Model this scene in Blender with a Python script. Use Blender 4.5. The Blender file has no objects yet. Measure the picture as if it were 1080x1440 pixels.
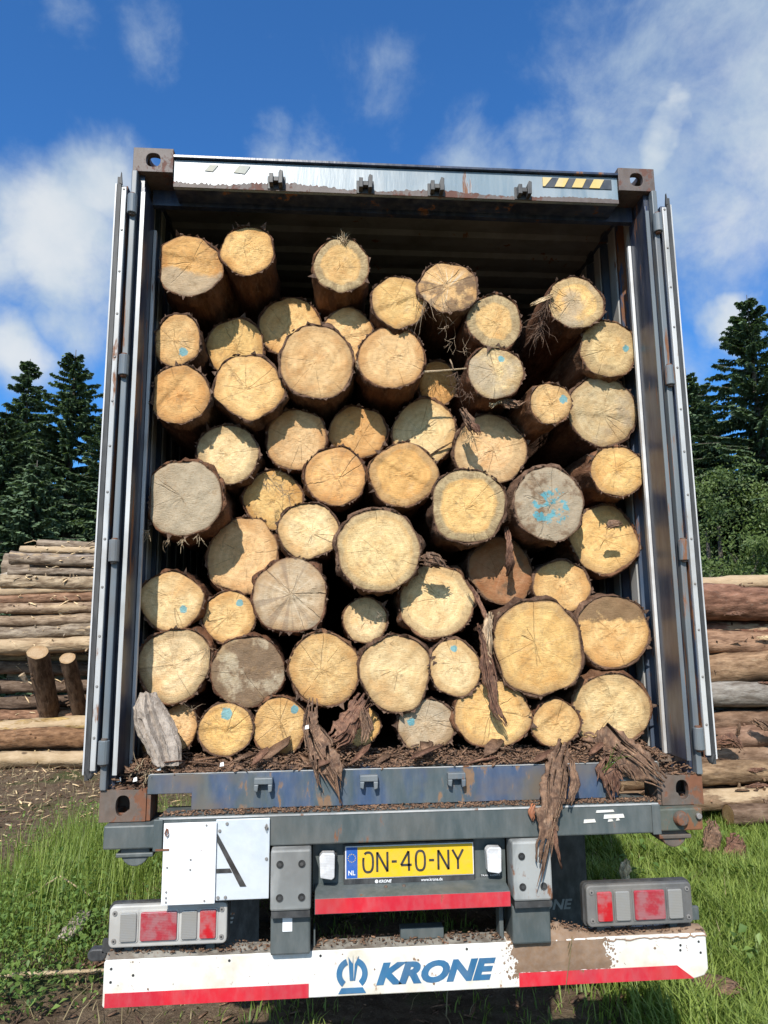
import bpy, math, random
import numpy as np
from mathutils import Vector, Matrix
R=math.radians
rnd=random.Random(7)
rng=np.random.default_rng(11)
sc=bpy.context.scene
COL=sc.collection

# ------------------------------------------------------------------ camera
cd=bpy.data.cameras.new('camera'); cam=bpy.data.objects.new('camera',cd); COL.objects.link(cam)
sc.camera=cam
yaw,pitch,roll=R(4.587),R(9.420),R(-0.593)
cy,sy,cp,sp=math.cos(yaw),math.sin(yaw),math.cos(pitch),math.sin(pitch)
fw=Vector((sy*cp,cy*cp,sp)); rt=Vector((cy,-sy,0)); up=rt.cross(fw)
c_,s_=math.cos(roll),math.sin(roll)
rt2=rt*c_+up*s_; up2=up*c_-rt*s_
m3=Matrix((rt2,up2,-fw)).transposed()
cam.matrix_world=Matrix.Translation((-0.3375,-2.9884,1.9248))@m3.to_4x4()
cd.sensor_fit='VERTICAL'; cd.sensor_height=36.0; cd.lens=36.0*1000/1440
cd.clip_start=.05; cd.clip_end=2000

# ------------------------------------------------------------------ sun and sky
SUN_L=Vector((0.27,1.0,-0.92)).normalized()        # the way the sunlight travels
sl=bpy.data.lights.new('sun','SUN'); sl.energy=5.0; sl.angle=R(.53); sl.color=(1,.945,.865)
sun=bpy.data.objects.new('sun',sl); COL.objects.link(sun)
sun.rotation_euler=SUN_L.to_track_quat('-Z','Y').to_euler()
w=bpy.data.worlds.new('World'); sc.world=w; w.use_nodes=True
sc.view_settings.view_transform='Standard'; sc.view_settings.look='None'
sc.view_settings.exposure=0.14; sc.view_settings.gamma=1.0

class N:
    """small node-building helper"""
    def __init__(s,nt): s.nt=nt
    def n(s,t,**k):
        o=s.nt.nodes.new(t)
        for a,b in k.items(): setattr(o,a,b)
        return o
    def set(s,sock,v):
        if v is None: return
        if isinstance(v,bpy.types.NodeSocket): s.nt.links.new(v,sock)
        else:
            if hasattr(sock.default_value,'__len__') and not hasattr(v,'__len__'): v=[v]*len(sock.default_value)
            if hasattr(sock.default_value,'__len__') and len(sock.default_value)==4 and len(v)==3: v=(*v,1)
            sock.default_value=v
    def m(s,op,a,b=None,c=None,clamp=False):
        o=s.n('ShaderNodeMath',operation=op,use_clamp=clamp); s.set(o.inputs[0],a)
        if b is not None: s.set(o.inputs[1],b)
        if c is not None: s.set(o.inputs[2],c)
        return o.outputs[0]
    def vm(s,op,a,b=None,out=0):
        o=s.n('ShaderNodeVectorMath',operation=op); s.set(o.inputs[0],a)
        if b is not None:
            if op=='SCALE': s.set(o.inputs[3],b)
            else: s.set(o.inputs[1],b)
        return o.outputs[out]
    def mix(s,f,a,b,blend='MIX'):
        o=s.n('ShaderNodeMix',data_type='RGBA',blend_type=blend); s.set(o.inputs[0],f); s.set(o.inputs[6],a); s.set(o.inputs[7],b); return o.outputs[2]
    def ss(s,v,a,b,lo=0.,hi=1.,lin=False):
        o=s.n('ShaderNodeMapRange',interpolation_type='LINEAR' if lin else 'SMOOTHSTEP'); s.set(o.inputs[0],v); s.set(o.inputs[1],a); s.set(o.inputs[2],b); s.set(o.inputs[3],lo); s.set(o.inputs[4],hi); return o.outputs[0]
    def noise(s,v,scale,detail=3,rough=.55,w=None,dist=0,out=0):
        o=s.n('ShaderNodeTexNoise',noise_dimensions='3D' if w is None else '4D'); s.set(o.inputs['Vector'],v); s.set(o.inputs['Scale'],scale); s.set(o.inputs['Detail'],detail); s.set(o.inputs['Roughness'],rough); s.set(o.inputs['Distortion'],dist)
        if w is not None: s.set(o.inputs['W'],w)
        return o.outputs[out]
    def attr(s,name,t='OBJECT',out=2):
        o=s.n('ShaderNodeAttribute',attribute_type=t,attribute_name=name); return o.outputs[out]
    def obj(s): return s.n('ShaderNodeTexCoord').outputs['Object']
    def info(s,out): return s.n('ShaderNodeObjectInfo').outputs[out]
    def sep(s,v):
        o=s.n('ShaderNodeSeparateXYZ'); s.set(o.inputs[0],v); return o.outputs
    def comb(s,x,y,z):
        o=s.n('ShaderNodeCombineXYZ'); s.set(o.inputs[0],x); s.set(o.inputs[1],y); s.set(o.inputs[2],z); return o.outputs[0]
    def bump(s,h,st=.5,d=.01,nrm=None):
        o=s.n('ShaderNodeBump'); s.set(o.inputs['Strength'],st); s.set(o.inputs['Distance'],d); s.set(o.inputs['Height'],h)
        if nrm: s.set(o.inputs['Normal'],nrm)
        return o.outputs[0]

def mat(name):
    m=bpy.data.materials.new(name); m.use_nodes=True; nt=m.node_tree
    p=nt.nodes['Principled BSDF']; return m,N(nt),p
def P(g,p,col=None,rough=None,metal=None,nrm=None,spec=None):
    if col is not None: g.set(p.inputs['Base Color'],col)
    if rough is not None: g.set(p.inputs['Roughness'],rough)
    if metal is not None: g.set(p.inputs['Metallic'],metal)
    if nrm is not None: g.set(p.inputs['Normal'],nrm)
    if spec is not None: g.set(p.inputs['Specular IOR Level'],spec)

# sky: Nishita plus fair-weather cumulus
def world():
    nt=w.node_tree; g=N(nt)
    bg=nt.nodes['Background']
    sky=g.n('ShaderNodeTexSky',sky_type='NISHITA'); sky.sun_disc=False
    d=-SUN_L
    sky.sun_elevation=math.asin(d.z); sky.sun_rotation=math.atan2(d.x,d.y)
    sky.air_density=1.0; sky.dust_density=1.3; sky.ozone_density=2.2; sky.altitude=50
    v=g.n('ShaderNodeTexCoord').outputs['Generated']
    v=g.vm('NORMALIZE',v)
    wob=g.noise(v,5.5,5,.6,out=1)
    wv=g.vm('ADD',v,g.vm('SCALE',g.vm('SUBTRACT',wob,(.5,.5,.5)),.13))
    blobs=[((-.33,.815,.475),.115,1.),((-.275,.80,.53),.085,.95),((-.31,.86,.40),.10,.7),((-.385,.857,.335),.07,1.),((-.40,.80,.42),.09,.8),
           ((.395,.725,.57),.05,1.0),((.46,.745,.49),.10,.75),((.46,.66,.61),.24,.70),((.42,.74,.56),.20,.66),((.36,.72,.60),.16,.52),((.50,.74,.48),.16,.62),((.33,.70,.63),.10,.34),((.49,.69,.53),.10,.8),
           ((.0,.82,.578),.060,.72),((-.06,.81,.58),.05,.5),((.19,.795,.57),.075,.75),((.26,.765,.585),.06,.6),((.485,.79,.375),.05,.9),((.45,.83,.34),.05,.5),
           ((-.204,.713,.67),.06,.42),((-.29,.68,.67),.05,.35),((.07,.75,.65),.06,.33)]
    acc=None
    for (c,r,a) in blobs:
        c=Vector(c).normalized()
        dist=g.vm('DISTANCE',wv,tuple(c),out=1)
        k=g.ss(dist,r*1.35,r*.1,0,a)
        acc=k if acc is None else g.m('MAXIMUM',acc,k)
    z=g.sep(v)[2]
    # unseen sky: scattered cloud carries on, thickened to whiten the fill light
    gen=g.ss(g.noise(v,2.6,4,.55),.41,.56,0,.85)
    away=g.ss(g.vm('DOT_PRODUCT',v,tuple(Vector((.08,.84,.54)).normalized()),out=1),.86,.72)
    acc=g.m('MAXIMUM',acc,g.m('MULTIPLY',gen,away))
    det=g.noise(v,9,8,.62,dist=.3)
    fine=g.noise(v,30,6,.65)
    dn=g.m('ADD',g.m('MULTIPLY',g.m('SUBTRACT',det,.5),1.15),g.m('MULTIPLY',g.m('SUBTRACT',fine,.5),.25))
    dens=g.ss(g.m('ADD',acc,dn),.12,1.02)
    dens=g.m('MULTIPLY',dens,.93)
    shade=g.ss(g.m('ADD',g.m('MULTIPLY',acc,.6),g.noise(v,7,5,.6)),.75,1.25)
    ccol=g.mix(shade,(4.6,5.6,6.5),(6.9,7.2,7.4))
    # the sky itself, a little deeper blue overhead as in the photograph
    skyc=g.mix(1.0,sky.outputs[0],(.46,1.08,1.72),'MULTIPLY')
    col=g.mix(dens,skyc,ccol)
    g.set(bg.inputs[0],col); bg.inputs[1].default_value=.105
world()

# ------------------------------------------------------------------ mesh helpers
class MB:
    def __init__(s): s.v=[]; s.f=[]
    def poly(s,pts,faces):
        o=len(s.v); s.v+= [tuple(p) for p in pts]; s.f+=[tuple(i+o for i in f) for f in faces]; return s
    def box(s,x0,x1,y0,y1,z0,z1):
        if x0>x1:x0,x1=x1,x0
        return s.poly([(x0,y0,z0),(x1,y0,z0),(x1,y1,z0),(x0,y1,z0),(x0,y0,z1),(x1,y0,z1),(x1,y1,z1),(x0,y1,z1)],
            [(0,3,2,1),(4,5,6,7),(0,1,5,4),(1,2,6,5),(2,3,7,6),(3,0,4,7)])
    def cyl(s,a,b,r0,r1=None,n=16,caps=True):
        a=Vector(a);b=Vector(b); r1=r0 if r1 is None else r1
        d=(b-a).normalized(); u=d.orthogonal().normalized(); v=d.cross(u)
        pts=[];
        for p,r in((a,r0),(b,r1)):
            for i in range(n):
                t=2*math.pi*i/n; pts.append(p+u*(r*math.cos(t))+v*(r*math.sin(t)))
        fs=[(i,(i+1)%n,n+(i+1)%n,n+i) for i in range(n)]
        if caps: fs+=[tuple(range(n-1,-1,-1)),tuple(range(n,2*n))]
        return s.poly(pts,fs)
    def prism(s,xz,y0,y1):
        """outline in the xz plane (counter-clockwise seen from -y) extruded from y0 to y1"""
        n=len(xz)
        return s.poly([(x,y0,z) for x,z in xz]+[(x,y1,z) for x,z in xz],
            [tuple(range(n)),tuple(range(2*n-1,n-1,-1))]+[(i,n+i,n+(i+1)%n,(i+1)%n) for i in range(n)])
    def tube(s,pts,rs,n=8):
        P_=[Vector(p) for p in pts]; o=len(s.v)
        for i,p in enumerate(P_):
            d=(P_[min(i+1,len(P_)-1)]-P_[max(i-1,0)]).normalized(); u=d.orthogonal().normalized()
            if abs(d.z)<.95: u=d.cross(Vector((0,0,1))).normalized()
            v=d.cross(u)
            for k in range(n):
                t=2*math.pi*k/n; s.v.append(tuple(p+u*rs[i]*math.cos(t)+v*rs[i]*math.sin(t)))
        for i in range(len(P_)-1):
            for k in range(n): s.f.append((o+i*n+k,o+i*n+(k+1)%n,o+(i+1)*n+(k+1)%n,o+(i+1)*n+k))
        s.f.append(tuple(o+k for k in range(n-1,-1,-1))); s.f.append(tuple(o+(len(P_)-1)*n+k for k in range(n)))
        return s
def root_loc(p):
    while p.parent: p=p.parent
    return p.location.copy()
def link(name,me,m,parent=None,loc=None,smooth=False,bevel=0):
    o=bpy.data.objects.new(name,me); COL.objects.link(o)
    if m is not None and len(me.materials)==0: me.materials.append(m)
    if parent: o.parent=parent
    if loc is not None: o.location=loc
    if smooth: me.polygons.foreach_set('use_smooth',[True]*len(me.polygons))
    if bevel:
        b=o.modifiers.new('bevel','BEVEL'); b.width=bevel; b.segments=2; b.limit_method='ANGLE'; b.angle_limit=R(35)
    return o
def build(name,mb,m,parent=None,loc=None,smooth=False,bevel=0):
    """mesh from world-space shapes; a part's mesh is kept relative to its thing's base"""
    off=root_loc(parent) if parent else (Vector(loc) if loc is not None else Vector((0,0,0)))
    me=bpy.data.meshes.new(name)
    me.from_pydata([(a-off[0],b-off[1],c-off[2]) for a,b,c in mb.v],[],mb.f); me.update()
    return link(name,me,m,parent,None if parent else off,smooth,bevel)
def npmesh(name,V,F,mats=(),attrs=None,smooth=False):
    """V (n,3), F (m,k) arrays"""
    me=bpy.data.meshes.new(name); V=np.asarray(V,np.float32); F=np.asarray(F,np.int32); k=F.shape[1]
    me.vertices.add(len(V)); me.vertices.foreach_set('co',V.ravel())
    me.loops.add(F.size); me.loops.foreach_set('vertex_index',F.ravel())
    me.polygons.add(len(F)); me.polygons.foreach_set('loop_start',np.arange(0,F.size,k,dtype=np.int32)); me.polygons.foreach_set('loop_total',np.full(len(F),k,np.int32))
    if smooth: me.polygons.foreach_set('use_smooth',np.ones(len(F),bool))
    for n_,a in (attrs or {}).items():
        at=me.attributes.new(n_,'FLOAT','POINT'); at.data.foreach_set('value',np.asarray(a,np.float32))
    me.update(calc_edges=True); me.validate()
    for m in mats: me.materials.append(m)
    return me
def empty(name,loc,label,cat,group=None):
    o=bpy.data.objects.new(name,None); COL.objects.link(o); o.location=loc; o.empty_display_size=.2
    o['label']=label; o['category']=cat
    if group:o['group']=group
    return o
def tag(o,label=None,cat=None,group=None,kind=None):
    if label:o['label']=label
    if cat:o['category']=cat
    if group:o['group']=group
    if kind:o['kind']=kind
    return o
DG=None
def text(body,x0,x1,z0,z1,y,m,parent,name='lettering',shear=0.,bold=0.,depth=.0012):
    c=bpy.data.curves.new('t','FONT'); c.body=body; c.size=1; c.shear=shear; c.offset=bold; c.extrude=.01; c.resolution_u=4
    o=bpy.data.objects.new('t',c); COL.objects.link(o); bpy.context.view_layer.update()
    me=bpy.data.meshes.new_from_object(o.evaluated_get(bpy.context.evaluated_depsgraph_get()))
    bpy.data.objects.remove(o)
    n=len(me.vertices); co=np.zeros(n*3,np.float32); me.vertices.foreach_get('co',co); co=co.reshape(-1,3)
    mn,mx=co.min(0),co.max(0); q=(co-mn)/(mx-mn)
    off=root_loc(parent)
    out=np.stack([x0+(x1-x0)*q[:,0]-off[0], y-depth*q[:,2]-off[1], z0+(z1-z0)*q[:,1]-off[2]],1).astype(np.float32)
    me.vertices.foreach_set('co',out.ravel()); me.update(); me.name=name; me.materials.clear()
    return link(name,me,m,parent)

# ------------------------------------------------------------------ materials
def painted(name,base,rust=.35,rough=.45,base2=None,streak=3.,spec=.5,edge=None,rustcol=(.13,.055,.025),dirt=.3,dirtcol=(.17,.12,.08),scale=1.,metal=0.):
    m,g,p=mat(name); v=g.obj()
    sv=g.vm('MULTIPLY',v,(1,1,1/streak))
    a=g.noise(sv,7*scale,7,.65); b=g.noise(sv,28*scale,5,.6); c=g.noise(v,3*scale,4,.6)
    col=base
    if base2 is not None: col=g.mix(g.ss(g.noise(sv,5*scale,5,.6,dist=.5),.42,.60),base,base2)
    col=g.mix(g.m('MULTIPLY',g.ss(b,.3,.8),.35),col,g.mix(.5,col,(.35,.35,.34)))
    d=g.m('MULTIPLY',g.ss(c,.45,.75),dirt); col=g.mix(d,col,dirtcol)
    rf=g.ss(g.m('ADD',a,g.m('MULTIPLY',g.m('SUBTRACT',b,.5),.35)),.68-.4*rust,.76-.4*rust)
    rc=g.mix(g.noise(v,40*scale,4),rustcol,tuple(x*2.1 for x in rustcol))
    col=g.mix(rf,col,rc)
    P(g,p,col,g.mix(rf,(rough,)*3,(.85,)*3),metal,g.bump(g.m('ADD',b,g.m('MULTIPLY',rf,-.6)),.35,.003),spec)
    return m
M={}
M['sill']=painted('sill_blue',(.065,.09,.10),.24,.5,(.04,.075,.15),3,dirt=.95,dirtcol=(.15,.12,.09),rustcol=(.14,.085,.05))
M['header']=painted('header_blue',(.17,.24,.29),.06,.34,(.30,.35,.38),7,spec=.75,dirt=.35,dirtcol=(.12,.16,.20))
M['navy']=painted('navy_paint',(.018,.026,.05),.16,.28,(.03,.045,.09),6,spec=.55,dirt=.12,dirtcol=(.05,.04,.035))
M['bar']=painted('worn_grey_blue',(.15,.17,.18),.08,.45,(.10,.13,.16),8,dirt=.5,dirtcol=(.13,.10,.08))
M['rust']=painted('rusty_casting',(.13,.082,.058),.45,.7,(.095,.075,.06),1.5,rustcol=(.115,.047,.024),dirt=.6,dirtcol=(.15,.11,.08))
M['rustdark']=painted('rusty_top_casting',(.085,.062,.055),.40,.6,(.12,.09,.08),1.5,rustcol=(.085,.04,.03))
M['silver']=painted('gasket_and_pale_strip',(.56,.56,.55),.14,.4,(.38,.39,.39),5,spec=.7,dirt=.55,dirtcol=(.22,.20,.17))
M['whiteline']=painted('door_edge_white',(.62,.62,.62),.08,.45,(.46,.47,.48),4,dirt=.4)
M['gasket']=painted('black_gasket',(.022,.023,.025),.05,.6,None,4,dirt=.5,dirtcol=(.07,.065,.06))
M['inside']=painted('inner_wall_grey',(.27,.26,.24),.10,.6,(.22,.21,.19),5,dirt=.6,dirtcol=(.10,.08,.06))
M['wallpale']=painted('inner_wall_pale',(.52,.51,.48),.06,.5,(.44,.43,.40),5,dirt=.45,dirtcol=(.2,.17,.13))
M['outside']=painted('outer_wall_blue',(.03,.05,.10),.3,.5,(.05,.08,.13),5)
M['post']=painted('post_flange',(.72,.72,.71),.15,.4,(.5,.49,.47),10,dirt=.5)
M['chassis']=painted('chassis_grey_green',(.060,.080,.083),.02,.5,(.085,.10,.10),3,dirt=.45,dirtcol=(.13,.115,.095))
M['chassisdark']=painted('chassis_underside',(.03,.036,.04),.2,.6,None,2,dirt=.4,dirtcol=(.07,.06,.05))
M['block']=painted('worn_steel_block',(.36,.37,.36),.14,.55,(.20,.21,.205),2,dirt=.55,dirtcol=(.12,.11,.10))
M['white']=painted('white_paint',(.80,.79,.76),.04,.4,(.74,.70,.62),3,dirt=.5,dirtcol=(.55,.45,.31),rustcol=(.22,.10,.05))
M['bumperwhite']=painted('bumper_white',(.80,.79,.76),.06,.45,(.74,.71,.63),1.5,dirt=.85,dirtcol=(.60,.53,.40),scale=2,rustcol=(.24,.14,.08))
M['signwhite']=painted('sign_white',(.86,.87,.88),-.12,.35,(.80,.83,.87),1,dirt=.12,dirtcol=(.6,.6,.58))
M['signgrey']=painted('sign_pale_grey',(.60,.64,.68),-.12,.35,(.55,.60,.64),1,dirt=.12,dirtcol=(.4,.42,.42))
M['red']=painted('red_reflective',(.62,.018,.035),-.02,.3,(.52,.02,.04),2,dirt=.3,dirtcol=(.40,.10,.07))
M['blue']=painted('letter_blue',(.025,.13,.27),-.2,.4,(.03,.16,.32),2,dirt=.1)
M['black']=painted('black_print',(.014,.015,.016),-.3,.5,None,1,dirt=.2)
M['yellow']=painted('plate_yellow',(.80,.50,.010),-.3,.35,None,1,dirt=.08,dirtcol=(.5,.35,.1))
M['eublue']=painted('plate_blue',(.01,.10,.42),-.3,.35,None,1,dirt=.05)
M['letterwhite']=painted('white_print',(.8,.8,.8),-.3,.5,None,1,dirt=.05)
M['hazyellow']=painted('hazard_yellow',(.72,.52,.16),-.05,.4,(.66,.52,.25),2,dirt=.2)
M['hazblack']=painted('hazard_dark',(.035,.045,.06),-.05,.4,None,2,dirt=.2)
M['plastic']=painted('black_plastic',(.025,.026,.028),-.3,.5,None,2,dirt=.5,dirtcol=(.10,.09,.08))
M['lampgrey']=painted('lamp_frame_dusty',(.50,.49,.46),-.3,.5,(.42,.41,.39),2,dirt=.5,dirtcol=(.30,.27,.23))
M['lampdark']=painted('lamp_frame_dark',(.10,.10,.10),-.3,.5,(.16,.155,.15),2,dirt=.5,dirtcol=(.20,.18,.15))
M['rubber']=painted('tyre_rubber',(.018,.018,.018),-.3,.8,None,1,dirt=.5,dirtcol=(.06,.05,.04))
M['bolt']=painted('bolt_steel',(.22,.21,.20),.2,.5,None,1)
M['hole']=painted('hole_shade_black',(.012,.012,.012),-.3,.9,None,1,dirt=0)  # near-black discs: the shade inside a hole put into the colour
def lens(name,c,alpha_noise=.3):
    m,g,p=mat(name); v=g.obj()
    b=g.m('SINE',g.m('MULTIPLY',g.sep(v)[2],1100)); n=g.noise(v,22,5)
    col=g.mix(g.m('MULTIPLY',g.ss(n,.38,.62),.75),c,tuple(.45*a+.15 for a in c))
    P(g,p,col,.22,0,g.bump(b,.12,.002),.6); g.set(p.inputs['Coat Weight'],.6); return m
M['lensred']=lens('red_lens',(.50,.012,.02)); M['lensreddull']=lens('dull_red_lens',(.38,.035,.05)); M['lensclear']=lens('clear_lens',(.27,.26,.24))
M['lampwhite']=lens('white_lamp',(.75,.75,.76))

def bark_material():
    m,g,p=mat('log_bark'); v=g.obj(); base=g.info('Color'); r=g.m('MULTIPLY',g.info('Random'),40)
    lv=g.vm('MULTIPLY',v,(1,.28,1))
    a=g.noise(lv,18,7,.65,w=r); b=g.noise(lv,60,5,.65,w=r); c=g.noise(v,4,4,.6,w=r)
    col=g.mix(g.ss(a,.32,.68),g.mix(1,base,(.24,.20,.18),'MULTIPLY'),base)
    col=g.mix(g.m('MULTIPLY',g.ss(b,.52,.75),.5),col,g.mix(.6,col,(.42,.33,.25)))
    pe=g.attr('peel')
    pf=g.ss(g.m('ADD',g.noise(g.vm('MULTIPLY',v,(1,.22,1)),9,5,.6,w=r),g.m('SUBTRACT',pe,.5)),.52,.58)
    pc=g.mix(g.noise(lv,26,4,w=r),(.30,.20,.11),(.60,.46,.30))
    col=g.mix(pf,col,pc)
    col=g.mix(g.m('MULTIPLY',g.ss(c,.42,.7),.55),col,g.mix(1,base,(.45,.40,.36),'MULTIPLY'))
    # knots
    vo=g.n('ShaderNodeTexVoronoi'); g.set(vo.inputs['Vector'],g.vm('ADD',g.vm('MULTIPLY',v,(1,.55,1)),g.comb(r,0,0))); vo.inputs['Scale'].default_value=3.2
    kn=g.ss(vo.outputs['Distance'],.10,.045); col=g.mix(g.m('MULTIPLY',kn,.8),col,(.06,.035,.022))
    h=g.m('ADD',g.m('MULTIPLY',a,1.4),g.m('ADD',g.m('MULTIPLY',b,.4),g.m('MULTIPLY',pf,-.5)))
    P(g,p,col,.85,0,g.bump(h,.8,.018),.25); return m
M['bark']=bark_material()
def end_material():
    m,g,p=mat('cut_log_end'); v=g.obj(); r=g.m('MULTIPLY',g.info('Random'),50); base=g.info('Color')
    x,y,z=g.sep(v)[:3]; rr=g.attr('rr','GEOMETRY')
    wob=g.noise(v,7,4,.6,w=r)
    rw=g.m('ADD',rr,g.m('MULTIPLY',g.m('SUBTRACT',wob,.5),.16))
    rad=g.attr('rad')
    # annual rings
    wav=g.m('SINE',g.m('MULTIPLY',g.m('MULTIPLY',rw,rad),680))
    wav2=g.m('SINE',g.m('MULTIPLY',g.m('MULTIPLY',rw,rad),210))
    ringf=g.m('ADD',g.m('MULTIPLY',wav,.06),g.m('MULTIPLY',wav2,.13))
    col=g.mix(g.m('ADD',g.m('MULTIPLY',ringf,.9),.25),base,g.mix(1,base,(.62,.50,.38),'MULTIPLY'))
    # mottled tone
    mo=g.noise(v,9,5,.6,w=r); col=g.mix(g.m('MULTIPLY',g.ss(mo,.44,.68),.55),col,g.mix(1,base,(.74,.60,.45),'MULTIPLY'))
    lt=g.noise(v,14,6,.7,w=g.m('ADD',r,9)); col=g.mix(g.m('MULTIPLY',g.ss(lt,.55,.8),.45),col,(.70,.58,.38))
    # browner, dirtier towards the rim
    eg=g.ss(g.m('ADD',rr,g.m('MULTIPLY',g.m('SUBTRACT',g.noise(v,11,5,.65,w=g.m('ADD',r,15)),.5),.9)),.62,1.05); col=g.mix(g.m('MULTIPLY',eg,.8),col,g.mix(1,base,(.58,.43,.30),'MULTIPLY'))
    ls_=g.noise(v,6,4,.6,w=g.m('ADD',r,41)); col=g.mix(g.m('MULTIPLY',g.ss(ls_,.50,.68),.55),col,g.mix(1,base,(.66,.46,.30),'MULTIPLY'))
    # sapwood ring
    rp=g.attr('ringpos'); ef=g.ss(g.m('ADD',rw,g.m('MULTIPLY',g.m('SUBTRACT',lt,.5),.28)),g.m('SUBTRACT',rp,.05),g.m('ADD',rp,.06))
    radial=g.noise(g.vm('MULTIPLY',g.vm('NORMALIZE',g.comb(x,0,z)),(1,1,1)),16,3,.6,w=r)
    rc=g.mix(g.ss(g.m('ADD',g.m('MULTIPLY',radial,.4),g.m('MULTIPLY',g.noise(v,30,5,.7,w=r),.6)),.38,.62),(.27,.195,.105),(.54,.42,.235))
    col=g.mix(g.m('MULTIPLY',ef,g.attr('ring')),col,rc)
    # rays of a star-shaped check
    st=g.noise(g.vm('NORMALIZE',g.comb(x,0,z)),3.6,2,.5,w=r)
    stf=g.m('MULTIPLY',g.ss(st,.56,.66),g.ss(rw,1.0,.15)); col=g.mix(g.m('MULTIPLY',stf,g.m('MULTIPLY',g.attr('star'),.85)),col,(.70,.58,.42))
    std=g.m('MULTIPLY',g.ss(st,.46,.38),g.attr('star')); col=g.mix(g.m('MULTIPLY',std,.5),col,(.20,.14,.10))
    # thin cracks
    r2=g.info('Random'); ox=g.m('MULTIPLY',g.m('SUBTRACT',g.m('FRACT',g.m('MULTIPLY',r2,17.3)),.5),.045); oz=g.m('MULTIPLY',g.m('SUBTRACT',g.m('FRACT',g.m('MULTIPLY',r2,31.7)),.5),.045)
    cv=g.comb(g.m('SUBTRACT',x,ox),0,g.m('SUBTRACT',z,oz)); cl_=g.vm('LENGTH',cv,out=1)
    cr=g.noise(g.vm('NORMALIZE',cv),1.1,0,.5,w=g.m('ADD',r,5))
    bend=g.m('ADD',cr,g.m('MULTIPLY',g.m('SUBTRACT',g.noise(v,16,3,.6,w=r),.5),.07))
    ck=g.m('SUBTRACT',1,g.ss(g.m('ABSOLUTE',g.m('SUBTRACT',bend,.5)),.0,g.m('DIVIDE',.0010,g.m('ADD',cl_,.012))))
    ck=g.m('MULTIPLY',ck,g.ss(g.noise(v,7,2,w=g.m('ADD',r,12)),.45,.55))
    # short straight checks and saw scores, running one way
    an=g.m('MULTIPLY',r2,6.28); rx_=g.m('ADD',g.m('MULTIPLY',x,g.m('COSINE',an)),g.m('MULTIPLY',z,g.m('SINE',an))); rz_=g.m('SUBTRACT',g.m('MULTIPLY',z,g.m('COSINE',an)),g.m('MULTIPLY',x,g.m('SINE',an)))
    sc1=g.noise(g.comb(g.m('MULTIPLY',rx_,.12),0,rz_),75,3,.6,w=g.m('ADD',r,21)); scf=g.m('MULTIPLY',g.ss(sc1,.60,.68),g.ss(g.noise(v,8,3,w=g.m('ADD',r,31)),.46,.60))
    col=g.mix(g.m('MULTIPLY',scf,.45),col,(.28,.18,.09))
    ck=g.m('MULTIPLY',ck,g.m('ADD',g.m('MULTIPLY',g.attr('star'),.5),.22)); col=g.mix(g.m('MULTIPLY',ck,.8),col,(.07,.045,.03))
    # greying and stains
    n1=g.noise(v,5,6,.6,w=g.m('ADD',r,3)); gf=g.ss(g.m('ADD',g.m('ADD',n1,g.m('SUBTRACT',g.attr('grey'),.5)),g.m('MULTIPLY',g.m('MULTIPLY',z,-2.6),g.attr('lowgrey'))),.47,.60)
    gc=g.mix(g.noise(v,22,5,.65,w=r),(.30,.24,.165),(.58,.475,.335)); col=g.mix(g.m('MULTIPLY',gf,.8),col,gc)
    n2=g.noise(v,8,7,.65,w=g.m('ADD',r,7)); df=g.ss(g.m('ADD',g.m('ADD',n2,g.m('SUBTRACT',g.attr('dirt'),.4)),g.m('MULTIPLY',g.m('MULTIPLY',g.m('ADD',z,.005),3.6),g.attr('topmud'))),.52,.62)
    dc=g.mix(g.noise(v,40,5,.7,w=r),(.11,.065,.035),(.24,.15,.09)); col=g.mix(g.m('MULTIPLY',df,.88),col,dc)
    # speckle, saw-cut fibres
    sw=g.vm('MULTIPLY',v,(1.,1.,5.)); saw=g.noise(sw,55,5,.7,w=r,dist=.4); fn=g.noise(v,170,4,.7)
    qv=g.m('ADD',.35,g.m('FRACT',g.m('MULTIPLY',g.info('Random'),7.7)))
    col=g.mix(g.m('MULTIPLY',g.m('MULTIPLY',g.ss(fn,.50,.66),.34),qv),col,(.28,.18,.09)); col=g.mix(g.m('MULTIPLY',g.ss(saw,.50,.66),.36),col,(.38,.25,.13))
    ptch=g.noise(v,34,4,.6,w=r); col=g.mix(g.m('MULTIPLY',g.ss(ptch,.56,.68),.45),col,(.32,.20,.10))
    # outermost rim
    col=g.mix(g.ss(g.m('ADD',rr,g.m('MULTIPLY',g.m('SUBTRACT',fn,.5),.06)),.955,.99,0,.75),col,(.20,.12,.07))
    # blue forestry paint
    dd=g.vm('DISTANCE',g.comb(x,0,z),g.comb(g.attr('paint_x'),0,g.attr('paint_z')),out=1)
    spl=g.noise(v,38,5,.7,w=r); pr=g.attr('paint_r'); pd=g.m('ADD',dd,g.m('MULTIPLY',g.m('SUBTRACT',spl,.5),g.m('ADD',g.m('MULTIPLY',pr,1.7),.004)))
    pf=g.m('MULTIPLY',g.ss(g.m('SUBTRACT',pr,pd),0.,.004),g.m('GREATER_THAN',pr,0.)); smear=g.ss(g.noise(v,24,4,.6,w=g.m('ADD',r,2)),.50,.56)
    pf=g.m('MULTIPLY',pf,g.m('MAXIMUM',smear,g.m('LESS_THAN',pr,.04))); col=g.mix(g.m('MULTIPLY',pf,.78),col,(.07,.36,.44))
    h=g.m('ADD',g.m('MULTIPLY',saw,1.),g.m('ADD',g.m('MULTIPLY',fn,.5),g.m('ADD',g.m('MULTIPLY',ck,-3),g.m('MULTIPLY',mo,1.5))))
    P(g,p,col,.75,0,g.bump(h,.75,.007),.25); return m
M['end']=end_material()
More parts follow.
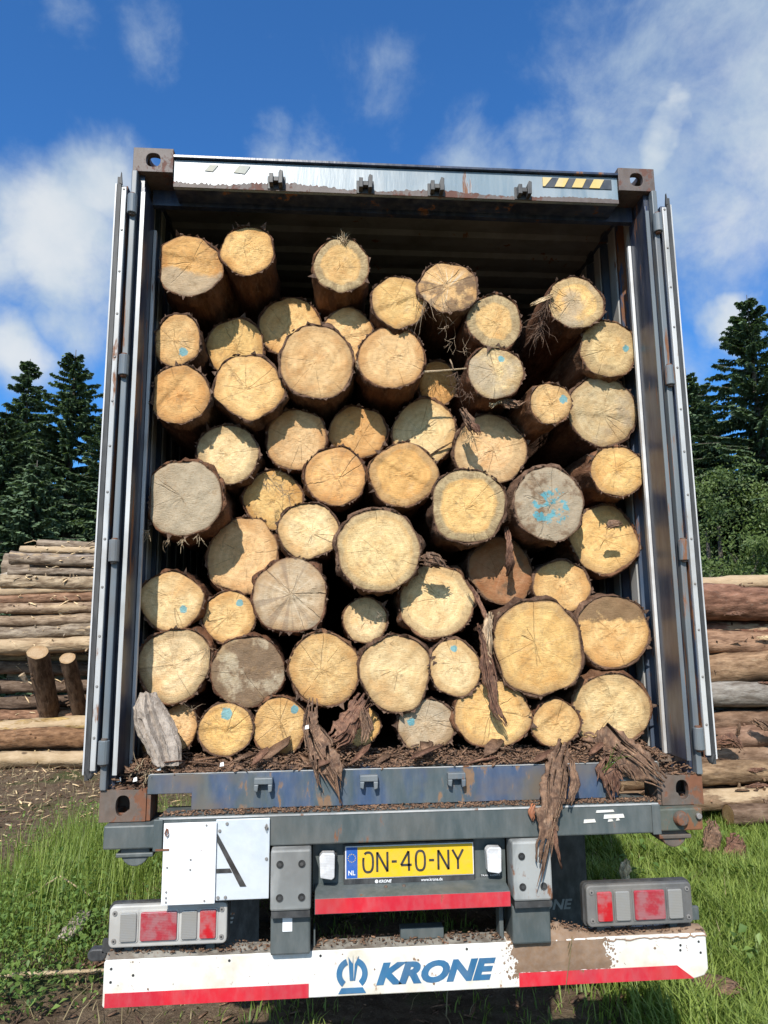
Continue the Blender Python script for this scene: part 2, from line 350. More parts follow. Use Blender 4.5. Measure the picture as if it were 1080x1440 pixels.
def flake_material(name,a,b,c):
    m,g,p=mat(name); v=g.obj(); r=g.m('MULTIPLY',g.info('Random'),30)
    n=g.noise(v,22,6,.65,w=r); n2=g.noise(g.vm('MULTIPLY',v,(1.6,1.6,.18)),95,5,.7,w=r)
    q=g.attr('tone','GEOMETRY'); col=g.mix(g.ss(n,.35,.65),a,b); col=g.mix(g.m('MULTIPLY',g.ss(n2,.5,.72),.7),col,c)
    col=g.mix(q,col,g.mix(1,col,(2.1,2.0,1.8),'MULTIPLY'))
    P(g,p,col,.8,0,g.bump(g.m('ADD',n,n2),.9,.012),.3); return m
M['flake']=flake_material('loose_bark',(.078,.044,.030),(.18,.11,.074),(.33,.235,.165))
M['redbark']=flake_material('red_inner_bark',(.080,.038,.027),(.165,.090,.062),(.29,.19,.13))
M['greywood']=flake_material('weathered_grey_wood',(.20,.17,.15),(.33,.29,.26),(.10,.08,.065))
M['palewood']=flake_material('pale_split_wood',(.42,.31,.19),(.62,.49,.32),(.30,.2,.12))
M['fibre']=flake_material('bast_fibre',(.28,.19,.12),(.42,.32,.22),(.15,.09,.06))
def soil():
    m,g,p=mat('forest_soil'); v=g.n('ShaderNodeNewGeometry').outputs['Position']
    a=g.noise(v,1.1,6,.6); b=g.noise(v,9,7,.7); c=g.noise(v,60,5,.7)
    col=g.mix(g.ss(b,.3,.7),(.085,.055,.035),(.20,.145,.095)); col=g.mix(g.m('MULTIPLY',g.ss(c,.5,.75),.6),col,(.33,.26,.18))
    x,y,z=g.sep(v)[:3]
    gr=g.ss(g.m('ADD',a,g.ss(x,.5,2.5,0,.35)),.52,.66)
    col=g.mix(g.m('MULTIPLY',gr,.7),col,g.mix(b,(.035,.06,.015),(.09,.13,.035)))
    P(g,p,col,.95,0,g.bump(g.m('ADD',b,g.m('MULTIPLY',c,.4)),.9,.05),.15); return m
M['soil']=soil()
def leafmat(name,a,b,rough=.55,trans=.25,vein=None):
    m,g,p=mat(name); q=g.attr('tone','GEOMETRY'); col=g.mix(q,a,b)
    P(g,p,col,rough,0,None,.35)
    out=g.nt.nodes['Material Output']; tr=g.n('ShaderNodeBsdfTranslucent'); g.set(tr.inputs[0],g.mix(1,col,(1.4,1.5,.7),'MULTIPLY'))
    ms=g.n('ShaderNodeMixShader'); ms.inputs[0].default_value=trans
    g.nt.links.new(p.outputs[0],ms.inputs[1]); g.nt.links.new(tr.outputs[0],ms.inputs[2]); g.nt.links.new(ms.outputs[0],out.inputs[0]); return m
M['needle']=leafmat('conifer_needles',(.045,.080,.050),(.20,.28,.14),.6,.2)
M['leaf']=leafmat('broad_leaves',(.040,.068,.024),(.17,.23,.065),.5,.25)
M['grass']=leafmat('grass_blades',(.085,.145,.022),(.34,.42,.095),.5,.3)
M['dry']=leafmat('dry_grass',(.24,.19,.10),(.46,.38,.22),.7,.2)
M['weed']=leafmat('weed_leaves',(.06,.12,.025),(.20,.29,.07),.5,.25)
M['trunk']=painted('tree_trunk',(.07,.055,.045),.1,.9,(.11,.09,.07),4,dirt=.2)
M['mud']=painted('dried_mud',(.22,.135,.08),-.1,.95,(.27,.175,.11),1,dirt=.6,dirtcol=(.17,.10,.06),scale=2)
# measured positions (metres) of the log ends and of the pile rows
LOGS=[
(-0.987, 0.15, 3.609, 0.155, 0.155, 'orange', 0.15, 0.85, 0.55, 0.1, 0.1, (0, 0, 0), 1, (0.02, -0.02), 'wide log end at the top left, orange above and grey below'),
(-0.716, 0.14, 3.688, 0.127, 0.127, 'gold', 0.1, 0.9, 0, 0, 0.05, (0, 0, 0), 0, (0, -0.02), 'clean round yellow log end, highest one in the load'),
(-0.276, 0.16, 3.641, 0.137, 0.14, 'gold', 0.9, 0.72, 0, 0, 0.1, (0, 0, 0), 0, (0, -0.03), 'log end with yellow heart, dark outer ring and splinter tuft on top'),
(-0.001, 0.18, 3.471, 0.135, 0.132, 'gold', 0.3, 0.88, 0.1, 0, 0.05, (0, 0, 0), 0, (0, -0.02), 'yellow log end left of the brownish star-cracked log in the top row'),
(0.237, 0.16, 3.544, 0.15, 0.137, 'tan', 0.3, 0.85, 0.35, 0.35, 1, (0, 0, 0), 0, (0, 0), 'brownish star-cracked log end with thin roots hanging under it'),
(0.464, 0.19, 3.39, 0.138, 0.14, 'gold', 0.9, 0.66, 0.25, 0.1, 0.2, (0, 0, 0), 0, (-0.02, 0), 'ringed log end with frayed bark, right of the one with hanging roots'),
(0.855, 0.15, 3.477, 0.139, 0.141, 'gold', 0.75, 0.72, 0.5, 0, 0.1, (0, 0, 0), 0, (-0.05, -0.05), 'high log end with grey crescent below and stringy bark at its left'),
(1.024, 0.2, 3.266, 0.148, 0.144, 'pale', 0.5, 0.6, 0.25, 0, 0.1, (0.09, 0.006, 0.019), 0, (-0.03, -0.02), 'pale ringed log end with blue dot at right, top row by right wall'),
(-1.033, 0.17, 3.249, 0.117, 0.122, 'tan', 0.1, 0.9, 0.1, 0, 0.1, (0.031, -0.054, 0.023), 1, (0, 0), 'small squarish log end with blue blot, below the top left log'),
(-1.011, 0.17, 2.991, 0.138, 0.143, 'orange', 0.25, 0.85, 0.15, 0, 0.1, (0, 0, 0), 1, (0, 0), 'orange log end against left wall, between small squarish and big grey ends'),
(-0.79, 0.355, 3.297, 0.146, 0.152, 'gold', 0.1, 0.9, 0, 0, 0.1, (0, 0, 0), 0, (0, 0), 'set back log end half shaded, just below the highest log'),
(-0.527, 0.39, 3.426, 0.161, 0.164, 'gold', 0.1, 0.9, 0, 0, 0.1, (0, 0, 0), 0, (0, 0), 'set back log end shaded at left, above and left of the large round one'),
(-0.236, 0.29, 3.348, 0.13, 0.141, 'tan', 0.1, 0.9, 0, 0, 0.1, (0, 0, 0), 0, (0, 0), 'small set back log end below the splinter tufted log'),
(-0.703, 0.2, 3.044, 0.159, 0.164, 'gold', 0.15, 0.9, 0.05, 0, 0.1, (0, 0, 0), 0, (0, 0), 'plain sandy log end left of the largest upper round with concentric rings'),
(-0.389, 0.2, 3.171, 0.18, 0.186, 'tan', 0.35, 0.85, 0.1, 0, 0.1, (0, 0, 0), 0, (0, 0), 'largest upper log end, sandy with visible growth rings'),
(-0.037, 0.2, 3.2, 0.169, 0.158, 'tan', 0.1, 0.92, 0.05, 0, 0.1, (0, 0, 0), 0, (0, 0), 'large yellow log end right of the largest upper one'),
(0.46, 0.2, 3.135, 0.14, 0.133, 'pale', 0.6, 0.7, 0.5, 0, 0.5, (0.03, 0.065, 0.018), 0, (-0.02, -0.02), 'whitish ringed log end with blue dot on top, splinter at its left'),
(0.72, 0.19, 2.981, 0.104, 0.103, 'tan', 0.35, 0.75, 0.2, 0.1, 0.1, (0.063, 0.019, 0.022), 0, (-0.11, -0.02), 'small slanting log end with blue dot, left of large grey-yellow one'),
(1.005, 0.27, 2.971, 0.186, 0.177, 'greyy', 0.3, 0.85, 0.45, 0.2, 0.1, (0, 0, 0), 0, (0, 0), 'large grey-yellow cracked log end against the right wall'),
(-0.805, 0.295, 2.746, 0.147, 0.146, 'pale', 0.65, 0.72, 0.1, 0.1, 0.1, (0, 0, 0), 0, (0, 0), 'pale hearted log end touching the big grey one, shaded at top'),
(-0.487, 0.32, 2.825, 0.151, 0.153, 'tan', 0.1, 0.9, 0.15, 0, 0.1, (0, 0, 0), 0, (0, 0), 'shaded tan log end directly below the gap of two large upper ends'),
(-0.188, 0.39, 2.887, 0.149, 0.135, 'orange', 0.1, 0.9, 0, 0.1, 0.1, (0, 0, 0), 0, (0, 0), 'dark set back log end with a narrow lit horn at the top'),
(0.14, 0.4, 2.894, 0.163, 0.174, 'pale', 0.1, 0.9, 0.25, 0.1, 0.2, (0, 0, 0), 0, (0, 0), 'set back pinkish log end with its left half in shadow'),
(0.461, 0.36, 2.796, 0.192, 0.176, 'tan', 0.45, 0.6, 0.25, 0.1, 0.1, (0, 0, 0), 0, (0, 0), 'set back broad log end with a pale arc, under the whitish ringed one'),
(0.222, 0.45, 3.167, 0.103, 0.118, 'orange', 0.1, 0.9, 0, 0, 0.1, (0, 0, 0), 0, (0, 0), 'small deep log end, mostly dark with one lit corner'),
(-0.978, 0.17, 2.512, 0.174, 0.183, 'grey', 0.2, 0.85, 0.9, 0.1, 0.1, (0, 0, 0), 1, (0, 0), 'big weathered grey log end against the left wall'),
(-0.301, 0.24, 2.632, 0.147, 0.144, 'orange', 0.15, 0.85, 0.1, 0.1, 0.3, (0, 0, 0), 0, (0, 0), 'tan log end with forked crack, left of the smooth yellow middle one'),
(0.014, 0.22, 2.636, 0.169, 0.151, 'orange', 0.4, 0.75, 0.05, 0, 0.05, (0, 0, 0), 0, (0, 0), 'smooth yellow log end with a faint inner ring, centre of the load'),
(0.31, 0.2, 2.486, 0.18, 0.177, 'gold', 0.95, 0.76, 0.1, 0, 0.05, (0, 0, 0), 0, (0, 0), 'log end with bright yellow heart inside a broad grey ring'),
(0.692, 0.2, 2.498, 0.172, 0.182, 'darkgrey', 0.1, 0.9, 0.9, 0.45, 0.1, (0.006, -0.013, 0.091), 0, (-0.04, 0), 'dark grey muddy log end smeared with blue paint'),
(1.043, 0.23, 2.663, 0.135, 0.127, 'gold', 0.3, 0.85, 0.2, 0, 0.1, (0, 0, 0), 0, (-0.07, -0.01), 'small log end by right wall, between grey-yellow and bark-shaded ones'),
(-0.598, 0.385, 2.547, 0.144, 0.144, 'gold', 0.1, 0.9, 0, 0, 0.05, (0, 0, 0), 0, (0, 0), 'set back yellow log end lit in a star shape between shadows'),
(-0.732, 0.38, 2.274, 0.171, 0.192, 'tan', 0.2, 0.85, 0.1, 0.05, 0.1, (0, 0, 0), 0, (0, 0), 'set back log end right of the big grey one, left half in shadow'),
(-0.424, 0.23, 2.374, 0.14, 0.136, 'pale', 0.3, 0.82, 0.3, 0.1, 0.3, (0, 0, 0), 0, (0, 0), 'flat topped mottled log end left of the very big rough-edged one'),
(-0.109, 0.2, 2.283, 0.201, 0.191, 'pale', 0.75, 0.84, 0.05, 0, 0.05, (0, 0, 0), 0, (0, 0), 'very big pale yellow log end with a rough frilled edge, mid load'),
(1.008, 0.36, 2.352, 0.178, 0.174, 'gold', 0.3, 0.8, 0.05, 0.05, 0.1, (0, 0, 0), 0, (0, 0), 'yellow log end by right wall with bark shadow over its top'),
(-0.503, 0.22, 2.082, 0.17, 0.174, 'greyp', 0.1, 0.9, 0.5, 0.2, 1, (0, 0, 0), 0, (0, 0), 'brownish grey log end with pale radial rays, lower left of centre'),
(0.168, 0.31, 2.056, 0.18, 0.177, 'pale', 0.55, 0.78, 0.1, 0.05, 0.1, (0, 0, 0), 0, (0, 0), 'pale log end under the torn bark flap, shaded at upper left'),
(0.501, 0.385, 2.199, 0.167, 0.164, 'redd', 0.1, 0.9, 0.3, 0.5, 0.1, (0, 0, 0), 0, (0, 0), 'rusty orange log end deep in shade with bark peel above it'),
(0.784, 0.35, 2.124, 0.141, 0.13, 'gold', 0.1, 0.9, 0.1, 0, 0.1, (0, 0, 0), 0, (0, 0), 'small yellow log end above and between the two largest lower right ones'),
(-1.03, 0.25, 2.062, 0.141, 0.137, 'pale', 0.1, 0.9, 0, 0, 0.2, (0.054, -0.035, 0.019), 0, (0, 0), 'pale log end by left wall with a blue dot and shadow strip'),
(-0.782, 0.31, 1.989, 0.125, 0.119, 'gold', 0.1, 0.9, 0.05, 0.05, 0.1, (0.046, 0.064, 0.017), 0, (0, 0), 'yellow log end with blue dot, left of the one with radial rays'),
(-0.162, 0.34, 1.971, 0.106, 0.108, 'pale', 0.5, 0.7, 0.3, 0.05, 0.1, (0, 0, 0), 0, (0, 0), 'tiny greyish log end below the very big rough-edged one'),
(0.608, 0.2, 1.842, 0.214, 0.216, 'gold', 0.3, 0.82, 0.15, 0.05, 0.2, (0, 0, 0), 0, (0, 0), 'largest lower log end, yellow with deep cracks, right of the hanging bark'),
(0.99, 0.28, 1.907, 0.181, 0.17, 'gold', 0.1, 0.9, 0.1, 0, 0.05, (0, 0, 0), 0, (0, 0), 'log end by right wall, upper half covered with brown mud'),
(-1.001, 0.23, 1.785, 0.158, 0.164, 'pale', 0.6, 0.8, 0.3, 0.1, 0.4, (0, 0, 0), 0, (0, 0), 'pale log end with grey right rim, just above the splintered grey chunk'),
(-0.686, 0.24, 1.752, 0.164, 0.159, 'grey', 0.1, 0.9, 0.6, 0.6, 0.1, (0, 0, 0), 0, (0, 0), 'muddy grey and brown log end, second from left in its row'),
(-0.351, 0.22, 1.758, 0.162, 0.162, 'gold', 0.2, 0.9, 0.05, 0.03, 0.25, (0, 0, 0), 0, (0, 0), 'clean yellow log end with a dark jagged crack at its left'),
(-0.035, 0.21, 1.738, 0.164, 0.172, 'pale', 0.3, 0.85, 0.15, 0.15, 0.1, (0, 0, 0), 0, (0, 0), 'tall oval log end with small split heart, lower middle'),
(0.231, 0.22, 1.755, 0.12, 0.129, 'pale', 0.15, 0.85, 0.05, 0, 0.1, (-0.001, 0.084, 0.017), 0, (0, 0), 'narrow yellow log end with blue dot, left of hanging bark'),
(0.397, 0.22, 1.55, 0.183, 0.146, 'gold', 0.35, 0.8, 0.25, 0.1, 0.1, (0, 0, 0), 0, (0, 0), 'wide log end under the dangling reddish bark strip, bottom row'),
(0.682, 0.23, 1.506, 0.111, 0.108, 'gold', 0.3, 0.85, 0.1, 0.05, 0.1, (0, 0, 0), 0, (0, 0), 'small yellow log end in the bottom row, second from the right wall'),
(0.956, 0.27, 1.552, 0.187, 0.17, 'pale', 0.45, 0.8, 0.1, 0.1, 0.1, (0, 0, 0), 0, (0, 0), 'large yellow log end in the lower right corner with brown smear'),
(0.101, 0.24, 1.507, 0.138, 0.114, 'greyp', 0.2, 0.85, 0.5, 0.1, 0.2, (-0.066, 0.016, 0.02), 0, (0, 0), 'greyish bottom row log end with blue dot at left'),
(-0.773, 0.22, 1.51, 0.122, 0.113, 'gold', 0.3, 0.8, 0.1, 0.02, 0.1, (0.004, 0.065, 0.025), 0, (0, 0), 'round yellow bottom row log end with blue star blot at top'),
(-0.543, 0.23, 1.519, 0.121, 0.127, 'gold', 0.1, 0.9, 0.1, 0.1, 0.2, (0.064, 0.068, 0.019), 0, (0, 0), 'rough yellow bottom row log end, right of the one with blue star'),
(-0.98, 0.28, 1.518, 0.079, 0.1, 'tan', 0.1, 0.9, 0.1, 0.05, 0.1, (0, 0, 0), 0, (0, 0), 'narrow log end half hidden behind the splintered grey chunk'),
(-1.081, 0.34, 1.428, 0.07, 0.063, 'orange', 0.1, 0.9, 0, 0, 0.1, (0, 0, 0), 0, (0, 0), 'tiny log end in the lower left corner at the foot of the grey chunk'),
(-0.187, 0.28, 1.502, 0.085, 0.095, 'gold', 0.1, 0.9, 0.1, 0.1, 0.1, (-0.025, 0.043, 0.016), 0, (0, 0), 'small log end mostly hidden by ragged bark, bottom row'),
]
PL=[(3.397, 0.054, 9.2, -5.15), (3.302, 0.053, 9.1, -5.37), (3.202, 0.059, 9.05, -5.51), (3.092, 0.07, 9.0, -5.49), (2.941, 0.07, 9.0, -5.49), (2.771, 0.103, 8.9, -5.55), (2.603, 0.069, 8.95, -5.7), (2.463, 0.08, 8.9, -5.88), (2.326, 0.09, 8.85, -5.74), (2.136, 0.09, 8.9, -5.97), (1.945, 0.1, 8.8, -5.74), (1.758, 0.11, 8.7, -5.74), (1.557, 0.068, 9.2, -6.06), (1.392, 0.09, 9.1, -5.78), (1.109, 0.089, 9.15, -5.89), (0.868, 0.089, 9.1, -5.96), (0.653, 0.098, 8.95, -5.76), (0.504, 0.117, 8.75, -5.76), (0.328, 0.155, 8.5, -5.43), (0.099, 0.12, 8.2, -5.37)]
PR=[(2.359, 0.08, 4.75, None), (2.14, 0.164, 4.6, None), (1.892, 0.086, 4.7, None), (1.718, 0.121, 4.5, None), (1.455, 0.148, 4.4, None), (1.166, 0.108, 4.3, None), (0.967, 0.086, 4.35, None), (0.812, 0.098, 4.25, None), (0.64, 0.083, 4.2, None), (0.479, 0.1, 4.05, None), (0.31, 0.091, 3.95, None), (0.192, 0.088, 3.75, None)]
# ------------------------------------------------------------------ ground
def ground_h(x,y):
    x=np.asarray(x,float); y=np.asarray(y,float)
    h=.035*np.sin(x*1.7+.5)*np.cos(y*1.3)+.02*np.sin(x*4.1+y*3.3)+.012*np.sin(x*9.3-y*7.7)
    near=np.exp(-((x)**2+(y-5)**2)/120.)
    return h*near-.02
def make_ground():
    a=np.concatenate([-np.geomspace(400,9,22),np.linspace(-8.5,8.5,150),np.geomspace(9,400,22)])
    b=np.concatenate([-np.geomspace(300,4,18)-1,np.linspace(-4,14,150),np.geomspace(15,500,24)])
    X,Y=np.meshgrid(a,b); Z=ground_h(X,Y)+(rng.random(X.shape)-.5)*.018*(np.hypot(X,Y-5)<14)
    V=np.stack([X.ravel(),Y.ravel(),Z.ravel()],1); n=len(a); mrows=len(b)
    i=(np.arange(mrows-1)[:,None]*n+np.arange(n-1)[None]).ravel()
    F=np.stack([i,i+1,i+n+1,i+n],1)
    o=link('ground',npmesh('ground',V,F,[M['soil']],smooth=True),None); tag(o,kind='structure')
make_ground()

# ------------------------------------------------------------------ shipping container
ZB=1.2; ZT=4.096
box=lambda *a: MB().box(*a)
CT=empty('shipping_container',(0,0,ZB),'open dark blue high shipping container packed with logs','container')
def holed(mb,f,w,h,t,cu,cv,ru,rv,n=24,dent=None):
    """plate w x h x t with an oval hole, f maps (u,v,depth) to a point"""
    per=[]
    for i in range(n):
        a=2*math.pi*(i+.5)/n; cx,cz=math.cos(a),math.sin(a)
        k=min((w/2)/abs(cx) if abs(cx)>1e-6 else 9,(h/2)/abs(cz) if abs(cz)>1e-6 else 9)
        per.append((cx*k,cz*k))
    corners=[(w/2,h/2),(-w/2,h/2),(-w/2,-h/2),(w/2,-h/2)]
    for c in corners:
        j=min(range(n),key=lambda i:(per[i][0]-c[0])**2+(per[i][1]-c[1])**2); per[j]=c
    el=[]
    for i in range(n):
        a=2*math.pi*(i+.5)/n; q=1.0
        if dent and abs((a-dent+math.pi)%(2*math.pi)-math.pi)<.45: q=.72
        el.append((cu+ru*q*math.copysign(abs(math.cos(a))**.8,math.cos(a)),cv+rv*q*math.copysign(abs(math.sin(a))**.8,math.sin(a))))
    pts=[f(u,v,0) for u,v in per]+[f(u,v,0) for u,v in el]+[f(u,v,t) for u,v in per]+[f(u,v,t) for u,v in el]
    fs=[]
    for i in range(n):
        j=(i+1)%n
        fs+=[(i,j,n+j,n+i),(2*n+i,3*n+i,3*n+j,2*n+j),(n+i,n+j,3*n+j,3*n+i),(i,2*n+i,2*n+j,j)]
    mb.poly(pts,fs)
def casting(sx,y0,sy,z0,top,m,dent=None):
    """corner casting: outer x at sx*1.219, end face at y0 (sy=+1 means body runs towards +y)"""
    W_,D_,H_=.178,.162,.118; t=.028; mb=MB(); xo=sx*1.219; xi=xo-sx*W_; xm=(xo+xi)/2; zm=z0+H_/2; ym=y0+sy*D_/2
    ru,rv=(.027,.039) if not top else (.032,.034)
    holed(mb,lambda u,v,d:(xm+u,y0+sy*d,zm+v),W_,H_,t,0,0,ru,rv,dent=dent)
    holed(mb,lambda u,v,d:(xo-sx*d,ym+u,zm+v),D_-2*t,H_-.0,t,0,0,.028,.036)
    zz=z0+H_ if top else z0; sg=-1 if top else 1
    holed(mb,lambda u,v,d:(xm-sx*t/2*0+u,ym+v,zz+sg*d),W_-2*t,D_-2*t,t,0,0,.032,.05)
    mb.box(xi,xi+sx*t,y0+sy*t,y0+sy*(D_-t),z0,z0+H_)
    mb.box(min(xi,xo),max(xi,xo),*sorted((y0+sy*(D_-t),y0+sy*D_)),z0,z0+H_)
    z2=z0 if top else z0+H_-t
    mb.box(min(xi,xo)+t,max(xi,xo)-t,*sorted((y0+sy*t,y0+sy*(D_-t))),z2,z2+t)
    return build('corner_casting',mb,m,CT,bevel=.004)
for sx in(-1,1):
    casting(sx,0,1,ZB,False,M['rust'],dent=-1.0 if sx<0 else -2.3); casting(sx,0,1,ZT-.118,True,M['rustdark'])
    casting(sx,12.192,-1,ZB,False,M['rust']); casting(sx,12.192,-1,ZT-.118,True,M['rustdark'])
# header
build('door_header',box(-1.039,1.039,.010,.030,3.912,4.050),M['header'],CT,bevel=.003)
build('header_soffit',box(-1.039,1.039,.032,.135,3.918,4.050),M['navy'],CT)
build('header_top_flange',box(-1.039,1.039,-.006,.16,4.053,4.063),M['navy'],CT)
lip=MB()
xs=np.linspace(-1.038,1.038,280); hh=[.010+(.014+.012*math.sin(x*9)+.016*rnd.random())*(1-.6*(x+1)/2) for x in xs]
for i in range(279):
    lip.poly([(xs[i],.0065,3.912),(xs[i+1],.0065,3.912),(xs[i+1],.0065,3.912+hh[i+1]),(xs[i],.0065,3.912+hh[i]),(xs[i],.0115,3.912),(xs[i+1],.0115,3.912),(xs[i+1],.0115,3.912+hh[i+1]),(xs[i],.0115,3.912+hh[i])],[(0,1,2,3),(3,2,6,7),(0,4,5,1)])
build('rust_scale',lip,M['rustdark'],CT)
build('header_inner',box(-1.16,1.16,.137,.17,3.90,4.05),M['navy'],CT)
# hazard marking
hz=build('hazard_sticker',box(.672,1.008,.0065,.0095,3.984,4.034),M['hazblack'],CT)
xx=.672
for i,(a,b,c,d) in enumerate([(.672,.718,.722-.04,.672),(.752,.800,.775,.728),(.835,.885,.862,.812),(.922,.972,.947,.897)]):
    # a,b top edge, c,d bottom edge
    build('yellow_stripe',MB().prism([(d,3.986),(c,3.986),(b,4.032),(a,4.032)],.0035,.0062),M['hazyellow'],hz)
# faded remains of the marking at the other end
fz=build('faded_sticker',MB().prism([(-.77,3.995),(-.72,3.990),(-.695,4.030),(-.745,4.032)],.0065,.0095),painted('faded_yellow',(.33,.30,.17),-.1,.5,(.26,.29,.27),2),CT)
build('faded_sticker',MB().prism([(-.90,3.998),(-.865,3.995),(-.84,4.028),(-.88,4.028)],.0065,.0095),bpy.data.materials['faded_yellow'],CT)
# cam keepers
def keeper(x,z,top,m):
    mb=MB(); s=1 if top else -1
    mb.box(x-.030,x-.012,-.035,.012,z-.026,z+.022)
    mb.prism([(x+.012,z-.032),(x+.030,z-.030),(x+.032,z+.030),(x+.018,z+.036),(x+.012,z+.02)],-.042,.012)
    mb.box(x-.014,x+.014,-.024,.012,z-.010,z+.010)
    mb.box(x-.040,x+.040,.002,.0095,z-.034,z+.030)
    return build('cam_keeper',mb,m,CT,bevel=.002)
for x,z in((-.576,3.951),(-.169,3.946),(.162,3.946),(.573,3.945)): keeper(x,z,True,M['plastic'])
def keeper_low(x,z):
    mb=MB().box(x-.036,x+.036,-.032,.001,z+.006,z+.030)
    mb.prism([(x-.036,z-.016),(x-.022,z-.022),(x-.018,z+.006),(x-.036,z+.006)],-.036,.001)
    mb.prism([(x+.018,z+.006),(x+.020,z-.024),(x+.034,z-.020),(x+.036,z+.006)],-.038,.001)
    return build('cam_keeper',mb,M['bar'],CT,bevel=.003)
for x in(-.587,-.171,.182,.59): keeper_low(x,1.325)
# sill with the two pockets
build('door_sill',MB().prism([(-.868,1.236),(.855,1.236),(.855,1.299),(1.039,1.299),(1.039,1.372),(-1.039,1.372),(-1.039,1.299),(-.868,1.299)],0,.15),M['sill'],CT,bevel=.003)
build('pale_edge',box(-1.03,1.03,-.0025,.004,1.3725,1.3755),M['silver'],CT)  # thin paler strip along the top edge of the sill
for sx in(-1,1): build('pocket_side',box(sx*1.039,sx*1.025,.004,.13,1.202,1.298),M['rust'],CT)
# corner posts with J-bars and hinge barrels
for sx in(-1,1):
    build('corner_post',MB().box(sx*1.171,sx*1.215,.03,.160,1.32,3.976),M['navy'],CT)
    build('post_cheek',MB().box(sx*1.158,sx*1.169,-.004,.178,1.376,3.898),M['navy'],CT,bevel=.002)
    build('post_flange',MB().box(sx*1.143,sx*1.157,.166,.186,1.376,3.79),M['post'],CT,bevel=.002)
    build('post_edge',MB().box(sx*1.156,sx*1.173,-.010,-.0045,1.376,3.87),M['silver'] if sx<0 else M['bar'],CT)
    build('hinge_bar',MB().box(sx*1.194,sx*1.219,-.012,.026,1.32,3.976),M['bar'],CT,bevel=.004)
    for z in(3.80,3.05,2.255,1.465):
        h=build('hinge_barrel',MB().cyl((sx*1.206,-.022,z-.045),(sx*1.206,-.022,z+.045),.021),M['bar'],CT,bevel=.003)
        build('hinge_pin',MB().cyl((sx*1.206,-.022,z-.052),(sx*1.206,-.022,z+.052),.012),M['rust'],h)
# side walls, roof, floor, rails
def corrugated(side,y0,y1,zl,zh,inner):
    per=[(0,0),(.07,0),(.105,1),(.175,1),(.21,0)]
    V=[];ys=[];y=y0
    while y<y1:
        for a,b in per[:-1]: V.append((y+a,b))
        y+=.278 if False else .21
    V=[(a,b) for a,b in V if a<=y1]
    pts=[]; 
    for (a,b) in V:
        x=1.176+.032*b if inner else 1.181+.032*b
        pts+=[(side*x,a,zl),(side*x,a,zh)]
    fs=[(2*i,2*i+2,2*i+3,2*i+1) for i in range(len(V)-1)]
    return MB().poly(pts,fs)
for sx in(-1,1):
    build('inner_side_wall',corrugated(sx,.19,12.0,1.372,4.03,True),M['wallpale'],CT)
    build('outer_side_wall',corrugated(sx,.165,12.0,1.345,4.03,False),M['outside'],CT)
    build('top_side_rail',box(sx*1.16,sx*1.218,.163,12.03,4.033,4.093),M['navy'],CT)
    build('bottom_side_rail',box(sx*1.17,sx*1.216,.163,12.03,1.215,1.344),M['navy'],CT)
def roof(z,inner):
    V=[];y=.17;
    while y<11.9:
        for a,b in((0,0),(.06,0),(.085,1),(.15,1),(.175,0)): V.append((y+a,b))
        y+=.209
    pts=[]
    for a,b in V: pts+=[(-1.17,a,z+.02*b),(1.17,a,z+.02*b)]
    return MB().poly(pts,[(2*i,2*i+1,2*i+3,2*i+2) for i in range(len(V)-1)])
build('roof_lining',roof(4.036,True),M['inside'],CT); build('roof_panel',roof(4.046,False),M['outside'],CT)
build('container_floor',box(-1.17,1.17,.15,12.03,1.345,1.371),painted('floor_plywood',(.17,.11,.07),.1,.8,(.12,.08,.055),3),CT)
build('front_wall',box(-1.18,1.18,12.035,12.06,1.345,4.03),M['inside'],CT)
cm=MB()
for y in np.arange(.6,11.9,.6): cm.box(-1.165,1.165,y,y+.05,1.23,1.343)
build('crossmember',cm,M['chassisdark'],CT)
# the two doors folded flat along the sides
for sx in(-1,1):
    d=build('container_door',MB().box(sx*1.234,sx*1.280,-.004,1.16,1.385,3.90),M['outside'],CT,bevel=.002)
    build('door_skin_edge',MB().box(sx*1.2805,sx*1.2865,-.012,1.162,1.38,3.905),M['whiteline'],d)
    g_=MB().box(sx*1.260,sx*1.277,-.016,-.0045,1.36,3.935); g_.prism([(sx*1.256,3.90),(sx*1.262,3.96),(sx*1.269,3.905)][::(1 if sx>0 else -1)],-.018,-.006)
    g_.cyl((sx*1.272,-.012,1.40),(sx*1.258,-.012,1.368),.009); g_.cyl((sx*1.258,-.012,1.368),(sx*1.248,-.012,1.385),.009)
    build('door_gasket',g_,M['gasket'],d)
    s=build('gasket_retainer',MB().box(sx*1.235,sx*1.2565,-.021,-.0045,1.395,3.885),M['silver'],d,bevel=.003)
    for z in np.arange(1.52,3.88,.196):
        build('rivet',MB().cyl((sx*1.246,-.020,z),(sx*1.246,-.0245,z),.0065,.004,8),M['bolt'],s)
    for xk in(.35,.85):
        rb=build('lock_rod',MB().cyl((sx*1.221,xk,1.45),(sx*1.221,xk,3.84),.012),M['silver'],d)
        for z in(1.8,2.6,3.4): build('rod_bracket',box(sx*1.2325,sx*1.212,xk-.04,xk+.04,z-.03,z+.03),M['silver'],rb)

